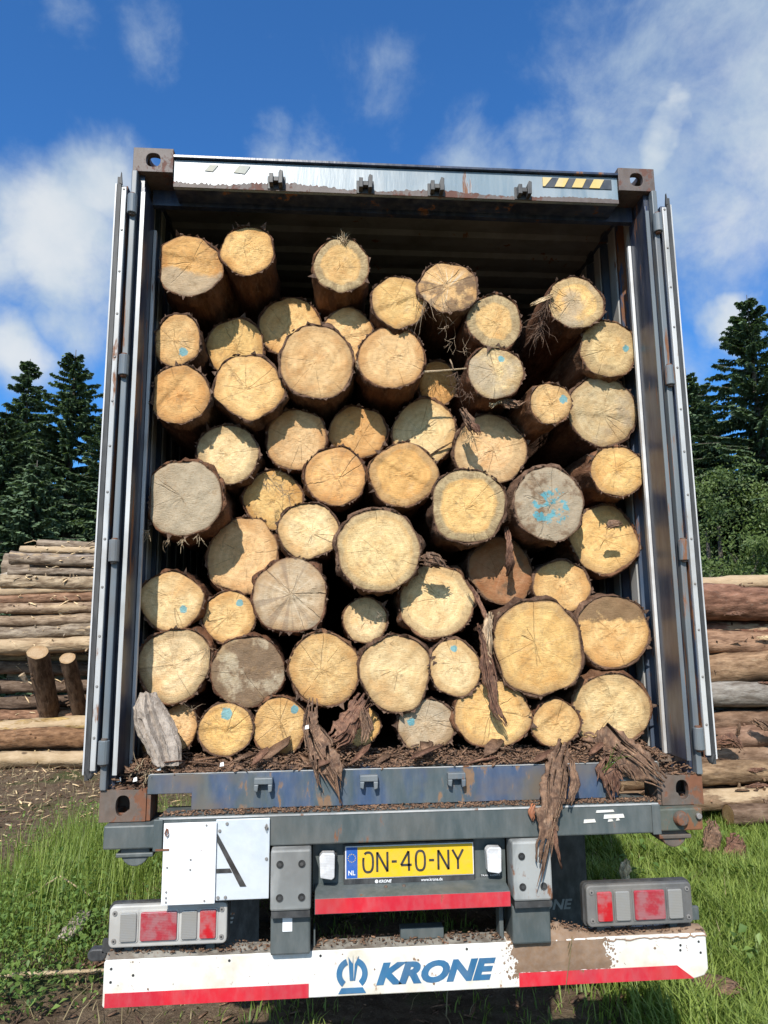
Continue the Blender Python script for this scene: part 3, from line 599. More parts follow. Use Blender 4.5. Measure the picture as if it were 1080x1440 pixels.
# ------------------------------------------------------------------ trailer
TR=empty('semi_trailer',(0,0,0),'grey green container trailer with a white bumper under the log container','trailer')
build('rear_beam',MB().box(-.976,.985,-.08,.10,1.116,1.2315),M['chassis'],TR,bevel=.006)
rb_top=MB().box(-.970,.985,-.083,-.0805,1.224,1.2305)
build('pale_edge',rb_top,M['silver'],TR)  # thin paler strip along the top front edge of the beam
for sx in(-1,1):
    e=build('twistlock_arm',MB().box(sx*.978,sx*1.185,-.045,.16,1.112,1.1975),M['chassis'] if sx<0 else painted('arm_rusty',(.07,.09,.075),.42,.6,(.10,.09,.06),2,dirt=.5),TR,bevel=.006)
    build('arm_plate',MB().box(sx*.955,sx*.990,-.088,-.081,1.112,1.226),M['chassis'],e,bevel=.003)
    if sx>0:
        build('twistlock_knob',MB().cyl((sx*1.09,-.070,1.160),(sx*1.09,-.0455,1.160),.024,.032,20),M['rust'],e,bevel=.004)
        build('arm_bolt',MB().cyl((sx*1.165,-.060,1.168),(sx*1.165,-.0455,1.168),.012,.012,10),M['bolt'],e,bevel=.003)
    h=MB().cyl((sx*1.07,-.02,1.098),(sx*1.07,.10,1.098),.055,.055,20); h.box(sx*1.00,sx*1.14,-.03,.05,1.078,1.094)
    build('twistlock_handle',h,M['rust'] if sx>0 else M['chassis'],e,bevel=.004)
    # paired bolted buffer plates and the legs under them
    xa,xb=((-.547,-.396) if sx<0 else (.375,.527))
    b=build('buffer_block',MB().box(xa,xb,-.12,-.02,.898,1.112),M['block'],TR,bevel=.008)
    for u in(.23,.77):
        for v_ in((.945,1.062) if sx<0 else(.95,1.06)):
            x=xa+(xb-xa)*u
            bo=build('bolt_hole_shade',MB().cyl((x,-.1235,v_),(x,-.1205,v_),.0135,.0135,16),M['hole'],b)
            build('bolt',MB().cyl((x,-.126,v_),(x,-.1236,v_),.007,.006,6),M['plastic'],bo)
    build('buffer_lip',MB().box(xa+.004,xb-.004,-.112,-.03,.872,.8975),M['plastic'],b)
    build('bumper_post',MB().box(xa,xb-.002,-.082,.05,.731,.871),M['chassis'],TR,bevel=.008)
build('sticker',box(-.502,-.466,-.0855,-.0825,.815,.862),M['signwhite'],TR)
for (x,z,w_,h_) in((.765,1.205,.075,.010),(.80,1.185,.085,.016),(.70,1.170,.050,.014),(.785,1.170,.022,.010),(.815,1.173,.016,.010)):
    build('torn_sticker',MB().prism([(x-w_/2,z-h_/2),(x+w_/2,z-h_/2+.002),(x+w_/2-.004,z+h_/2),(x-w_/2+.003,z+h_/2-.001)],-.0835,-.0806),M['white'],TR)
# waste sign, one half folded over
sg=build('folding_sign',MB().box(-.757,-.554,-.092,-.086,.934,1.221),M['signgrey'],TR,bevel=.003)
fl=build('folded_panel',MB().box(-.948,-.752,-.104,-.098,.928,1.216),M['signwhite'],sg,bevel=.003)
build('sign_letter',MB().prism([(-.662,.981),(-.638,.981),(-.7505,1.172),(-.7505,1.142)],-.0945,-.0925),M['black'],sg)
build('sign_letter',MB().prism([(-.7505,1.031),(-.692,1.031),(-.700,1.046),(-.7505,1.046)],-.0945,-.0925),M['black'],sg)
for x,z in((-.93,1.17),(-.93,1.06),(-.93,.975),(-.93,.955),(-.79,.94),(-.79,1.205),(-.93,.94),(-.845,1.085),(-.845,1.05)):
    build('rivet',MB().cyl((x,-.1045,z),(x,-.107,z),.0042,.0035,8),M['bolt'],fl)
for x,z in((-.565,1.185),(-.565,1.075),(-.715,1.205),(-.715,.945),(-.742,1.18),(-.742,.945)):
    build('rivet',MB().cyl((x,-.0925,z),(x,-.0965,z),.0065,.005,8),M['bolt'],sg)
la=MB().tube([(-.936,-.106,1.198),(-.941,-.113,1.183),(-.936,-.115,1.172),(-.930,-.113,1.183),(-.933,-.106,1.196)],[.0025]*5,6); la.box(-.975,-.925,-.1075,-.1045,1.120,1.126)
build('latch',la,M['rust'],fl)
la=MB().tube([(-.567,-.093,1.20),(-.572,-.102,1.19),(-.567,-.102,1.175),(-.562,-.102,1.19),(-.566,-.093,1.20)],[.002]*5,6)
build('latch',la,M['bolt'],sg)
build('sign_bracket',MB().box(-.90,-.60,-.0855,-.06,1.06,1.09),M['chassisdark'],sg)
# number plate panel
build('plate_panel',MB().box(-.392,.372,-.010,.012,.925,1.112),M['chassis'],TR)
build('panel_ledge',MB().poly([(-.382,-.118,.936),(.362,-.118,.936),(.362,-.012,.955),(-.382,-.012,.955),(-.382,-.118,.880),(.362,-.118,.880),(.362,-.012,.880),(-.382,-.012,.880)],[(0,1,2,3),(4,7,6,5),(0,4,5,1),(0,3,7,4),(1,5,6,2)]),M['chassis'],TR,bevel=.002)
build('reflective_strip',box(-.380,.360,-.1215,-.1185,.884,.935),M['red'],TR)
for x in(-.11,-.04): build('ledge_screw',MB().cyl((x,-.055,.9465),(x,-.055,.952),.007,.006,8),M['rust'],TR)
pl=build('number_plate_holder',MB().box(-.272,.246,-.030,-.011,.948,1.100),M['plastic'],TR,bevel=.005)
pt=build('number_plate',MB().box(-.266,.240,-.034,-.0305,.973,1.093),M['letterwhite'],pl,bevel=.0015)
yp=build('plate_face',box(-.218,.236,-.0365,-.0345,.977,1.089),M['yellow'],pt)
ep=build('eu_band',box(-.262,-.2185,-.0365,-.0345,.977,1.089),M['eublue'],pt)
text('NL',-.254,-.227,.988,1.005,-.0368,M['letterwhite'],ep,bold=.02)
st=MB()
for i in range(12):
    a=2*math.pi*i/12; cx,cz=-.2405+.0145*math.cos(a),1.050+.0145*math.sin(a)
    st.prism([(cx+(.0027 if k%2==0 else .0012)*math.sin(k*math.pi/5),cz+(.0027 if k%2==0 else .0012)*math.cos(k*math.pi/5)) for k in range(9,-1,-1)],-.0378,-.0366)
build('star_ring',st,M['hazyellow'],ep)
# plate characters drawn as thin strokes
def strokes(paths,x0,z0,wd,ht,th,y,m,parent,name='plate_character'):
    mb=MB()
    for pth in paths:
        pts=[(x0+a*wd,z0+b*ht) for a,b in pth]
        L_,Rr=[],[]
        for i,pnt in enumerate(pts):
            closed=pth[0]==pth[-1]
            pa=pts[i-1] if i>0 else (pts[-2] if closed else pnt); pb=pts[i+1] if i<len(pts)-1 else (pts[1] if closed else pnt)
            dx,dz=pb[0]-pa[0],pb[1]-pa[1]; l=math.hypot(dx,dz) or 1; nx,nz=-dz/l,dx/l
            L_.append((pnt[0]+nx*th/2,pnt[1]+nz*th/2)); Rr.append((pnt[0]-nx*th/2,pnt[1]-nz*th/2))
        for i in range(len(pts)-1):
            q=[L_[i],Rr[i],Rr[i+1],L_[i+1]]
            mb.poly([(a,y-.0012,b) for a,b in q]+[(a,y,b) for a,b in q],[(0,1,2,3),(0,4,5,1),(1,5,6,2),(2,6,7,3),(3,7,4,0)])
    return build(name,mb,m,parent)
def oval(a0=0,a1=360,n=22): return [(.5+.5*math.copysign(abs(math.sin(R(a)))**.75,math.sin(R(a))),.5+.5*math.copysign(abs(math.cos(R(a)))**.75,math.cos(R(a)))) for a in np.linspace(a0,a1,n)]
GL={'O':[oval(-40,292)],'0':[oval()],'N':[[(0,0),(0,1)],[(0,1),(1,0)],[(1,0),(1,1)]],'-':[[(0,.5),(1,.5)]],'4':[[(.75,0),(.72,1)],[(.72,1),(0,.3)],[(0,.3),(1,.3)]],'Y':[[(0,1),(.5,.48)],[(1,1),(.5,.48)],[(.5,.48),(.5,0)]]}
cx=-.196
for ch,wd in zip('ON-40-NY',(.038,.040,.020,.042,.036,.020,.040,.042)):
    strokes(GL[ch],cx,.997,wd,.072,.0085,-.0367,M['black'],yp); cx+=wd+.0165
text('www.krone.de',.03,.115,.955,.966,-.0303,M['letterwhite'],pl,bold=.01)
text('KRONE',-.135,-.085,.955,.966,-.0303,M['letterwhite'],pl,bold=.03,shear=.25)
mb=MB()
mb.cyl((-.144,-.0312,.9605),(-.144,-.0302,.9605),.0065,.0065,14); build('small_emblem',mb,M['letterwhite'],pl)
for xa,xb in((-.366,-.306),(.284,.344)):
    l_=build('plate_lamp',MB().prism([(xa+.004,.992),(xb-.012,.984),(xb-.002,.992),(xb,1.074),(xb-.004,1.080),(xa+.012,1.082),(xa,1.068)],-.072,-.030),M['lampwhite'],TR,bevel=.006)
    build('lamp_base',MB().prism([(xa+.010,.976),(xb+.002,.972),(xb+.006,1.07),(xa+.016,1.076)],-.0295,-.0105),M['plastic'],l_)
build('rating_label',box(.268,.352,-.0125,-.0105,.938,.966),M['chassisdark'],TR)
text('TRAIL  EXPERT',.271,.349,.959,.965,-.013,M['letterwhite'],TR)
text('TRAILER SYSTEMS',.271,.349,.945,.950,-.013,M['block'],TR)
for q in((-.05,.12,-.0,.05,.735,.775),(.335,.352,-.03,.03,.732,.85),(-.388,-.38,-.03,.03,.735,.80)): build('lower_bracket',MB().box(*q),M['chassis'],TR,bevel=.003)
# bumper
bp=MB().prism([(-1.157,.575),(-1.150,.568),(1.10,.568),(1.140,.578),(1.157,.60),(1.157,.724),(1.15,.730),(-1.15,.730),(-1.157,.722)],-.050,.055)
bu=build('bumper',bp,M['bumperwhite'],TR,bevel=.004)
build('red_stripe',box(-1.148,-.404,-.0535,-.0508,.5705,.618),M['red'],bu)
build('red_stripe',MB().prism([(.400,.5705),(1.095,.5705),(1.03,.619),(.400,.619)],-.0535,-.0508),M['red'],bu)
text('KRONE',-.150,.312,.600,.679,-.0508,M['blue'],bu,bold=.055,shear=.28)
def arc_band(cx,cz,r0,r1,a0,a1,n=10,sx=1.):
    A=[(cx+sx*r1*math.sin(R(a)),cz+r1*math.cos(R(a))) for a in np.linspace(a0,a1,n)]; B=[(cx+sx*r0*math.sin(R(a)),cz+r0*math.cos(R(a))) for a in np.linspace(a1,a0,n)]
    return A+B
lg=MB(); c0,cz0=-.241,.652
for s_x in(-1,1):
    a=arc_band(c0+s_x*.004,cz0-.006,.034,.055,20,142,12,s_x)
    lg.prism(a if s_x<0 else a[::-1],-.0535,-.0508)
lg.prism([(c0-.009,cz0-.030),(c0+.005,cz0-.030),(c0+.004,cz0+.058),(c0+.002,cz0+.028),(c0-.014,cz0+.052)],-.0535,-.0508)
lg.prism([(c0+.006,cz0-.030),(c0+.011,cz0-.030),(c0+.026,cz0+.054),(c0+.010,cz0+.026)],-.0538,-.0511)
lg.prism([(c0-.052,cz0-.074),(c0+.052,cz0-.074),(c0+.040,cz0-.055),(c0-.040,cz0-.055)],-.0535,-.0508)
build('crown_emblem',lg,M['blue'],bu)
for x,z in((-1.13,.70),(-1.13,.655),(-1.05,.675),(1.125,.70),(1.13,.66),(1.05,.69),(-.7,.71),(.2,.712),(-.36,.712),(1.048,.672)):
    build('rivet_hole_shade',MB().cyl((x,-.0512,z),(x,-.0505,z),.005,.005,10),M['hole'],bu)
# dried mud caked over the bumper
def mud_patch():
    xs=np.linspace(.385,.752,34); mb=MB(); rows=[]
    for i,x in enumerate(xs):
        zb=.618+.004*rnd.random() if i not in(0,33) else .62
        rows.append((x+(rnd.random()-.5)*.012,zb))
    n=len(xs); nz=12
    pts=[]
    for i in range(n):
        for j in range(nz):
            t=j/(nz-1); e=min(i,n-1-i)/3; e=min(1,e)
            xo=rows[i][0]*0+xs[i]+(1 if i<n/2 else -1)*.012*(math.sin(j*.55+i*.3)+.6*math.sin(j*1.3+2))*max(0,1-min(i,n-1-i)/4)
            pts.append((xo,-.0515-.006*e*min(1,(1-t)*0+t*4)*(.4+.6*rnd.random()),rows[i][1]+(.728-rows[i][1])*t))
    fs=[(i*nz+j,(i+1)*nz+j,(i+1)*nz+j+1,i*nz+j+1) for i in range(n-1) for j in range(nz-1)]
    mb.poly(pts,fs)
    build('dried_mud',mb,M['mud'],bu,smooth=True)
    # heap of soil on the ledge
    m2=MB(); nx,ny=60,7; pts=[]
    for i in range(nx):
        x=.36+.80*i/(nx-1)
        for j in range(ny):
            t=j/(ny-1); y=-.054+.105*t
            hump=.040*math.exp(-((x-.56)/.10)**2)+.008+.012*math.exp(-((x-1.1)/.08)**2)
            z=.727+hump*math.sin(math.pi*min(1,max(0,t*.9+.08)))*(.7+.5*rnd.random())
            if j==0: z=.724-.010*rnd.random()
            pts.append((x,y,z))
    m2.poly(pts,[(i*ny+j,(i+1)*ny+j,(i+1)*ny+j+1,i*ny+j+1) for i in range(nx-1) for j in range(ny-1)])
    build('soil_on_bumper',m2,M['mud'],bu,smooth=True)
    m3_=MB(); pts=[]; nx=90
    for i in range(nx):
        x=-1.155+1.51*i/(nx-1)
        for j in range(ny):
            t=j/(ny-1); y=-.048+.100*t
            z=.7305+(.010*rnd.random()**2+(.016*math.exp(-((x+1.05)/.12)**2)))*math.sin(math.pi*t)
            pts.append((x,y,z))
    m3_.poly(pts,[(i*ny+j,(i+1)*ny+j,(i+1)*ny+j+1,i*ny+j+1) for i in range(nx-1) for j in range(ny-1)])
    build('dust_on_bumper',m3_,painted('dusty_ledge',(.30,.28,.24),.1,.9,(.16,.13,.10),1,dirt=.7,dirtcol=(.12,.10,.08),scale=3),bu,smooth=True)
mud_patch()
# rear lamps
def rounded(x0,x1,z0,z1,r,n=5):
    o=[]
    for cx,cz,a0 in((x1-r,z1-r,0),(x0+r,z1-r,90),(x0+r,z0+r,180),(x1-r,z0+r,270)):
        for k in range(n+1):
            a=R(a0+90*k/n); o.append((cx+r*math.cos(a),cz+r*math.sin(a)))
    return o
def rear_lamp(xa,xb,za,zb,frame,lenses,sx,y=-.05):
    hs=build('rear_lamp',MB().prism(rounded(xa,xb,za,zb,.018),y,y+.028),frame,TR,bevel=.005)
    tl=(zb-za)
    build('lamp_back',MB().prism(rounded(xa-.008,xb+.006,za-.006,zb+.004,.02),y+.0285,y+.050),M['plastic'],hs)
    for (a,b,m) in lenses:
        build('lens',MB().prism(rounded(a,b,za+.022,zb-.022,.007),y-.010,y+.001),m,hs,bevel=.003)
        build('lens_surround',MB().prism(rounded(a-.006,b+.006,za+.016,zb-.016,.009),y-.003,y+.0005),frame,hs,bevel=.001)
    for x in(xa+.02,xb-.02):
        for z in(za+.024,zb-.024):
            build('screw',MB().cyl((x,y-.004,z),(x,y+.001,z),.0085,.0095,12),M['bolt'],hs)
            build('screw_slot_shade',MB().cyl((x,y-.0046,z),(x,y-.0041,z),.004,.004,6),M['hole'],hs)
    for x in(xa+.05,xb-.08): build('lamp_bracket',box(x,x+.03,y+.04,y+.08,.731,za),M['chassis'],TR)
    if sx>0: build('lamp_bracket',box(xb-.03,xb+.05,y+.052,y+.07,za-.01,za+.04),M['chassis'],TR,bevel=.002)
rear_lamp(-1.146,-.712,.770,.914,M['lampgrey'],[(-1.104,-1.044,M['lensclear']),(-1.030,-.896,M['lensreddull']),(-.880,-.822,M['lensclear']),(-.812,-.752,M['lensred'])],-1)
rear_lamp(.682,1.112,.768,.920,M['lampdark'],[(.722,.782,M['lensred']),(.796,.854,M['lensclear']),(.872,.996,M['lensreddull']),(1.010,1.068,M['lensclear'])],1)
build('side_marker',MB().prism(rounded(-1.235,-1.165,.705,.750,.022),.0,.04),M['plastic'],TR,bevel=.006)
build('side_marker_arm',MB().box(-1.18,-1.11,.0,.02,.735,.78),M['plastic'],TR)
# chassis, axles, wheels, mudflaps
for sx in(-1,1):
    i_=MB(); x=sx*.49
    i_.box(x-.06,x+.06,.10,11.0,1.085,1.112); i_.box(x-.06,x+.06,.10,11.0,.80,.82); i_.box(x-.007,x+.007,.10,11.0,.82,1.085)
    build('chassis_beam',i_,M['chassisdark'],TR)
    fp=build('mudflap',MB().box(sx*.72,sx*1.20,1.42,1.43,.17,.88),M['plastic'],TR)
    cxx=-1.005 if sx<0 else .955
    text('KRONE',cxx-.15,cxx+.15,.295,.352,1.4195,M['block'],fp,bold=.03,shear=.25)
    build('mudguard',MB().box(sx*.74,sx*1.215,1.45,5.5,1.03,1.05),M['plastic'],TR)
build('chassis_crossbeam',MB().box(-.49,.49,.55,.65,.83,1.08).box(-.49,.49,2.6,2.7,.83,1.08).box(-.49,.49,6.0,6.1,.83,1.08),M['chassisdark'],TR)
def wheel_parts(sx,y):
    c=Vector((sx*1.0,y,.52)); prof=[(-.19,.30),(-.192,.42),(-.175,.49),(-.14,.515),(-.06,.522),(.06,.522),(.14,.515),(.175,.49),(.192,.42),(.19,.30)]
    mb=MB(); n=36; pts=[]
    for a,r in prof:
        for k in range(n):
            t=2*math.pi*k/n; pts.append((c.x+a,c.y+r*math.cos(t),c.z+r*math.sin(t)))
    mb.poly(pts,[(i*n+k,i*n+(k+1)%n,(i+1)*n+(k+1)%n,(i+1)*n+k) for i in range(len(prof)-1) for k in range(n)])
    wl=build('wheel',mb,M['rubber'],TR,smooth=True)
    build('rim',MB().cyl((c.x-.17,c.y,c.z),(c.x+.17,c.y,c.z),.30,.30,28).cyl((c.x+sx*.17,c.y,c.z),(c.x+sx*.22,c.y,c.z),.12,.10,18),M['block'],wl)
for y in(2.1,3.42,4.74):
    build('axle',MB().cyl((-1.0,y,.52),(1.0,y,.52),.065,.065,16),M['chassisdark'],TR)
    for sx in(-1,1): wheel_parts(sx,y)
# ------------------------------------------------------------------ logs in the container
TONE={'gold':(.90,.605,.255),'pale':(.92,.70,.385),'tan':(.86,.575,.28),'orange':(.85,.50,.19),'greyy':(.68,.54,.32),'grey':(.60,.52,.39),'greyp':(.66,.52,.34),'darkgrey':(.30,.25,.19),'redd':(.45,.22,.10)}
BARKC=[(.24,.115,.06),(.19,.09,.05),(.27,.14,.075),(.17,.095,.06),(.22,.13,.085)]
def make_log(idx,row):
    x,y,z,rx,rz,tone,ring,rp,grey,dirt,star,bl,flat,dr,lab=row
    r_=np.random.default_rng(100+idx); n=56; L=5.5
    th=np.linspace(0,2*np.pi,n,endpoint=False)
    rad=np.ones(n)
    for k in(2,3,4,5,7,9): rad+= (.036/k**.7)*r_.normal()*np.cos(k*th+r_.random()*6.3)*(1.25 if k in(3,4,5) else 1)
    rad+=r_.normal(size=n)*.004
    ca,sa=np.cos(th),np.sin(th)
    ox,oz=rx*rad*ca,rz*rad*sa
    if flat: ox=np.maximum(ox,-rx*.84)
    tx,tz=r_.normal()*.05,r_.normal()*.05
    # bark body
    ys=np.array([.012,-.001,.004,.03,.07,.12,.2,.35,.6,1.0,1.8,3.2,L]); sc_=[.955,.972,1,1,1,1,1,1,1,1,.99,.97,.93]
    V=[]
    lump=r_.normal(size=(len(ys),n))*.006; lump=(lump+np.roll(lump,1,1)+np.roll(lump,2,1))/1.8
    for i,(yy,s) in enumerate(zip(ys,sc_)):
        k=s*(1+(lump[i]/.12 if i>=3 else (lump[2]*.6/.12 if i==2 else 0)))
        px,pz=ox*k,oz*k
        yo=yy+px*tx+pz*tz if i<4 else yy+(px*tx+pz*tz)*(1 if i<7 else 0)
        if i in(1,2): yo=yo+np.abs(r_.normal(size=n))*.006
        V.append(np.stack([px+dr[0]*yy*1.0,yo,pz+dr[1]*yy],1))
    V=np.concatenate(V); m=len(ys)
    i0=(np.arange(m-1)[:,None]*n+np.arange(n)[None]); i1=(np.arange(m-1)[:,None]*n+(np.arange(n)[None]+1)%n)
    F=np.stack([i0,i1,i1+n,i0+n],2).reshape(-1,4)
    V=np.vstack([V,[[dr[0]*L,L,dr[1]*L]]]); c=len(V)-1
    F=np.vstack([F,np.array([[(m-1)*n+k,(m-1)*n+(k+1)%n,c,c] for k in range(n)])]) if False else F
    me=npmesh('log',V,F,[M['bark']],smooth=True)
    lo=link('log',me,None,None,(x,y,z)); lo.color=(*BARKC[idx%5],1); lo['peel']=[.28,.35,.22,.42][idx%4]
    tag(lo,lab,'log','logs loaded in the container')
    # cut face
    nr=14; fr=np.linspace(0,1,nr+1)[1:]
    V=[(0,0,0)];A=[0]
    step=r_.random()*.6-.3; sang=r_.random()*6.3
    rimv=r_.normal(size=n); rimv=(rimv+np.roll(rimv,1)+np.roll(rimv,2)+np.roll(rimv,3))/2
    for k in fr:
        s=.962*k*(1+.012*rimv*k**4)
        hx=ox*s; hz=oz*s
        hz_=r_.normal(size=n)*.0011
        cut=.004*(np.tanh((hx*math.cos(sang)+hz*math.sin(sang)-step*rx)/.006)) if idx%3==0 else 0
        edge=.004*(k>.95)
        V+=list(np.stack([hx,.004+hx*tx+hz*tz+hz_+cut+edge+.003*np.sin(hx*60+idx)*np.sin(hz*47),hz],1)); A+=[k]*n
    V=np.array(V); F=[]
    tri=np.array([[0,1+(k+1)%n,1+k] for k in range(n)])
    i0=(1+np.arange(nr-1)[:,None]*n+np.arange(n)[None]).ravel(); i1=(1+np.arange(nr-1)[:,None]*n+(np.arange(n)[None]+1)%n).ravel()
    qa=np.stack([i0,i1,i1+n],1); qb=np.stack([i0,i1+n,i0+n],1)
    F=np.vstack([tri,qa,qb])
    me=npmesh('cut_face',V,F,[M['end']],{'rr':A},smooth=True)
    f=link('cut_face',me,None,lo); jb,jw=.90+.17*r_.random(),r_.uniform(-.04,.04); f.color=(TONE[tone][0]*jb*(1+jw*.3),TONE[tone][1]*jb,TONE[tone][2]*jb*(1-jw*2),1)
    f['rad']=(rx+rz)/2; f['ring']=float(ring); f['ringpos']=float(rp); f['grey']=float(grey) if grey else -.2; f['dirt']=.12+.65*float(dirt) if dirt else .02; f['star']=float(star)
    f['paint_x'],f['paint_z'],f['paint_r']=float(bl[0]),float(bl[1]),float(bl[2]) if bl[2] else -1.0
    f['lowgrey']=1.5 if idx==0 else 0.; f['topmud']=1.0 if idx==44 else 0.
    if idx==0: f['grey']=.42
    if idx==44: f['dirt']=.27
    if idx==38: f['dirt']=.40
    if idx==4: f['dirt']=.44; f['star']=1.4
    # ragged bark lip and splinters round the rim
    mb=MB()
    for _ in range(int(22+18*r_.random())):
        a=r_.random()*6.283; k=int(a/6.283*n)%n; cx,cz=ox[k],oz[k]; u=Vector((-sa[k],0,ca[k])); o_=Vector((ca[k],0,sa[k]))
        wd=.004+.011*r_.random(); ln=.004+.010*r_.random()**2+(.02 if r_.random()<.06 else 0); p=Vector((cx*.985,cx*tx+cz*tz-.001,cz*.985))
        tip=p+o_*ln*(.3+r_.random())+Vector((0,-ln*(r_.random()-.25),0))+u*(r_.random()-.5)*ln
        mb.poly([p-u*wd,p+u*wd,tip,p+Vector((0,.012,0))-o_*.002],[(0,1,2),(0,2,3),(1,3,2)])
    me=bpy.data.meshes.new('bark_splinters'); me.from_pydata(mb.v,[],mb.f); me.update()
    sp=link('bark_splinters',me,M['flake'],lo); sp['kind']='stuff'
for i,rw in enumerate(LOGS): make_log(i,rw)

# ------------------------------------------------------------------ torn bark, splinters, sticks in and under the load
def strip(name,path,widths,m,label,cat,thick=.006,curl=.25,jag=.22,parent=None,seed=0,group=None,side=None,forks=True):
    """a torn strip of bark along a path, curled across, with ragged edges and real thickness"""
    r_=np.random.default_rng(seed); P_=np.array(path,float); W_=np.array(widths,float)*.88
    d=np.r_[0,np.cumsum(np.linalg.norm(np.diff(P_,axis=0),axis=1))]; n=max(14,int(d[-1]/.010)); t=np.linspace(0,d[-1],n)
    C_=np.stack([np.interp(t,d,P_[:,k]) for k in range(3)],1)
    for _ in range(2): C_[1:-1]=(C_[:-2]+2*C_[1:-1]+C_[2:])/4
    w_=np.interp(t,d,W_)/2; nc=9; rows=[]; T=[]
    eL=1+r_.normal(size=n)*jag; eR=1+r_.normal(size=n)*jag
    for _ in range(3): eL[1:]=.5*eL[1:]+.5*eL[:-1]; eR[1:]=.5*eR[1:]+.5*eR[:-1]
    eL+=r_.normal(size=n)*.07; eR+=r_.normal(size=n)*.07; curl*=.6
    for i in range(n):
        tg=C_[min(i+1,n-1)]-C_[max(i-1,0)]; tg/=np.linalg.norm(tg)+1e-9
        sd=np.cross(tg,np.array([0,-1.,0])) if side is None else np.array(side,float); sd-=tg*sd.dot(tg); sd/=np.linalg.norm(sd)+1e-9
        nm=np.cross(sd,tg)
        if nm[1]>0: nm=-nm
        for j in range(nc):
            u=2*j/(nc-1)-1; ww=w_[i]*(eL[i] if u<0 else eR[i])
            rg=(.0022*math.sin(j*2.1+i*.05)+.0014*math.sin(j*4.7+1))+r_.normal()*.0006
            rows.append(C_[i]+sd*u*ww+nm*(curl*w_[i]*(1-u*u)+rg)); T.append(min(1,max(0,.35+.4*r_.normal())))
    V=np.array(rows); nn=len(V)
    # back face
    nrm=np.tile(np.array([0,1.,0]),(nn,1)); V2=V+nrm*thick
    ii=(np.arange(n-1)[:,None]*nc+np.arange(nc-1)[None]).ravel()
    keep=np.ones(len(ii),bool)
    if forks:
        for i in range(n-1):
            for e in(0,n-2):
                dd=abs(i-e)
                if dd<n*.16:
                    for j in range(nc-1):
                        if math.sin(j*2.3+seed)*.5+.5 < (1-dd/(n*.16))*.75: keep[i*(nc-1)+j]=False
    ii=ii[keep]
    F=np.vstack([np.stack([ii,ii+1,ii+nc+1,ii+nc],1),np.stack([ii+nn,ii+nc+nn,ii+nc+1+nn,ii+1+nn],1)])
    # side walls along every open edge
    from collections import Counter
    ec=Counter(); dirn={}
    for q in np.stack([ii,ii+1,ii+nc+1,ii+nc],1):
        for a,b in((q[0],q[1]),(q[1],q[2]),(q[2],q[3]),(q[3],q[0])):
            k=(min(a,b),max(a,b)); ec[k]+=1; dirn[k]=(a,b)
    wl=[(b,a,a+nn,b+nn) for k,(a,b) in dirn.items() if ec[k]==1]
    F=np.vstack([F,np.array(wl)])
    org=P_[0]; me=npmesh(name,np.vstack([V,V2])-org,F,[m],{'tone':T+T})
    o=link(name,me,None,parent,None if parent else tuple(org)); 
    if parent: o.location=Vector(org)-root_loc(parent)
    tag(o,label,cat,group)
    if not parent and W_.max()>.04:
        # torn fibres lying on and standing off the strip
        SV=[];SF=[];ST=[]
        for k in range(int(5+W_.max()*70)):
            i0_=int(r_.random()*n*.7); ln=int(n*(.15+.35*r_.random())); i1_=min(n-1,i0_+ln); u0=r_.uniform(-1,1); u1=u0+r_.normal()*.25; wd=.0022+.005*r_.random(); lift=.004+.012*r_.random()
            cc=[]
            for i in (i0_,(i0_+i1_)//2,i1_):
                q=(i-i0_)/max(1,i1_-i0_); j=(u0*(1-q)+u1*q); base=rows[i*nc+int(round((max(-1,min(1,j))+1)/2*(nc-1)))]; cc.append(base+np.array([j*.004,-.002-lift*q*(1 if k%2 else .3),-.006*q]))
            cc.append(cc[-1]+(cc[-1]-cc[-2])*.5+np.array([r_.normal()*.006,-.006*r_.random(),-.006]))
            b0=len(SV); dd=cc[-1]-cc[0]; s_=np.cross(dd,[0,-1.,0]); s_/=np.linalg.norm(s_)+1e-9
            for q,p in zip((1,1.1,.8,.1),cc): SV+=[p-s_*wd*q,p+s_*wd*q,p+np.array([0,.003,0])]; ST+=[r_.random()]*3
            for q in range(3):
                e=b0+3*q; SF+=[(e,e+1,e+4,e+3),(e+1,e+2,e+5,e+4),(e+2,e,e+3,e+5)]
        f=link('torn_fibres',npmesh('torn_fibres',np.array(SV)-org,np.array(SF),[m],{'tone':ST}),None,o); f['kind']='stuff'
    return o
S=strip
S('bark_strip',[(-.402,.16,1.64),(-.409,.10,1.533),(-.360,.02,1.442),(-.315,-.035,1.383),(-.292,-.03,1.300)],[.05,.075,.14,.09,.025],M['flake'],'brown bark curtain hanging over the sill left of centre','bark',curl=.3,seed=1)
S('bark_strip',[(-.39,.05,1.46),(-.385,-.02,1.40),(-.372,-.025,1.345)],[.05,.035,.008],M['flake'],'short pointed bark tip hanging beside the brown bark curtain','bark',seed=2)
S('bark_strip',[(-.165,.22,1.64),(-.215,.16,1.57),(-.275,.10,1.50),(-.33,.06,1.47)],[.09,.12,.12,.05],M['redbark'],'ragged reddish bark bundle leaning against the hidden bottom log end','bark',curl=.5,seed=3)
S('bark_strip',[(-.19,.13,1.60),(-.17,.12,1.53),(-.19,.08,1.46)],[.04,.06,.03],M['flake'],'small upright bark shard beside the ragged reddish bundle','bark',curl=.5,seed=31)
bs=S('bark_strip',[(.665,.06,1.445),(.600,-.03,1.365),(.540,-.11,1.260),(.502,-.150,1.156),(.474,-.150,1.042)],[.075,.115,.12,.085,.035],M['flake'],'longest bark strip, hanging over sill and beam onto right grey block','bark',curl=.35,seed=4)
S('torn_tail',[(.535,-.145,1.19),(.537,-.155,1.11),(.557,-.15,1.018)],[.022,.018,.006],M['redbark'],None,None,curl=.4,seed=5,parent=bs)
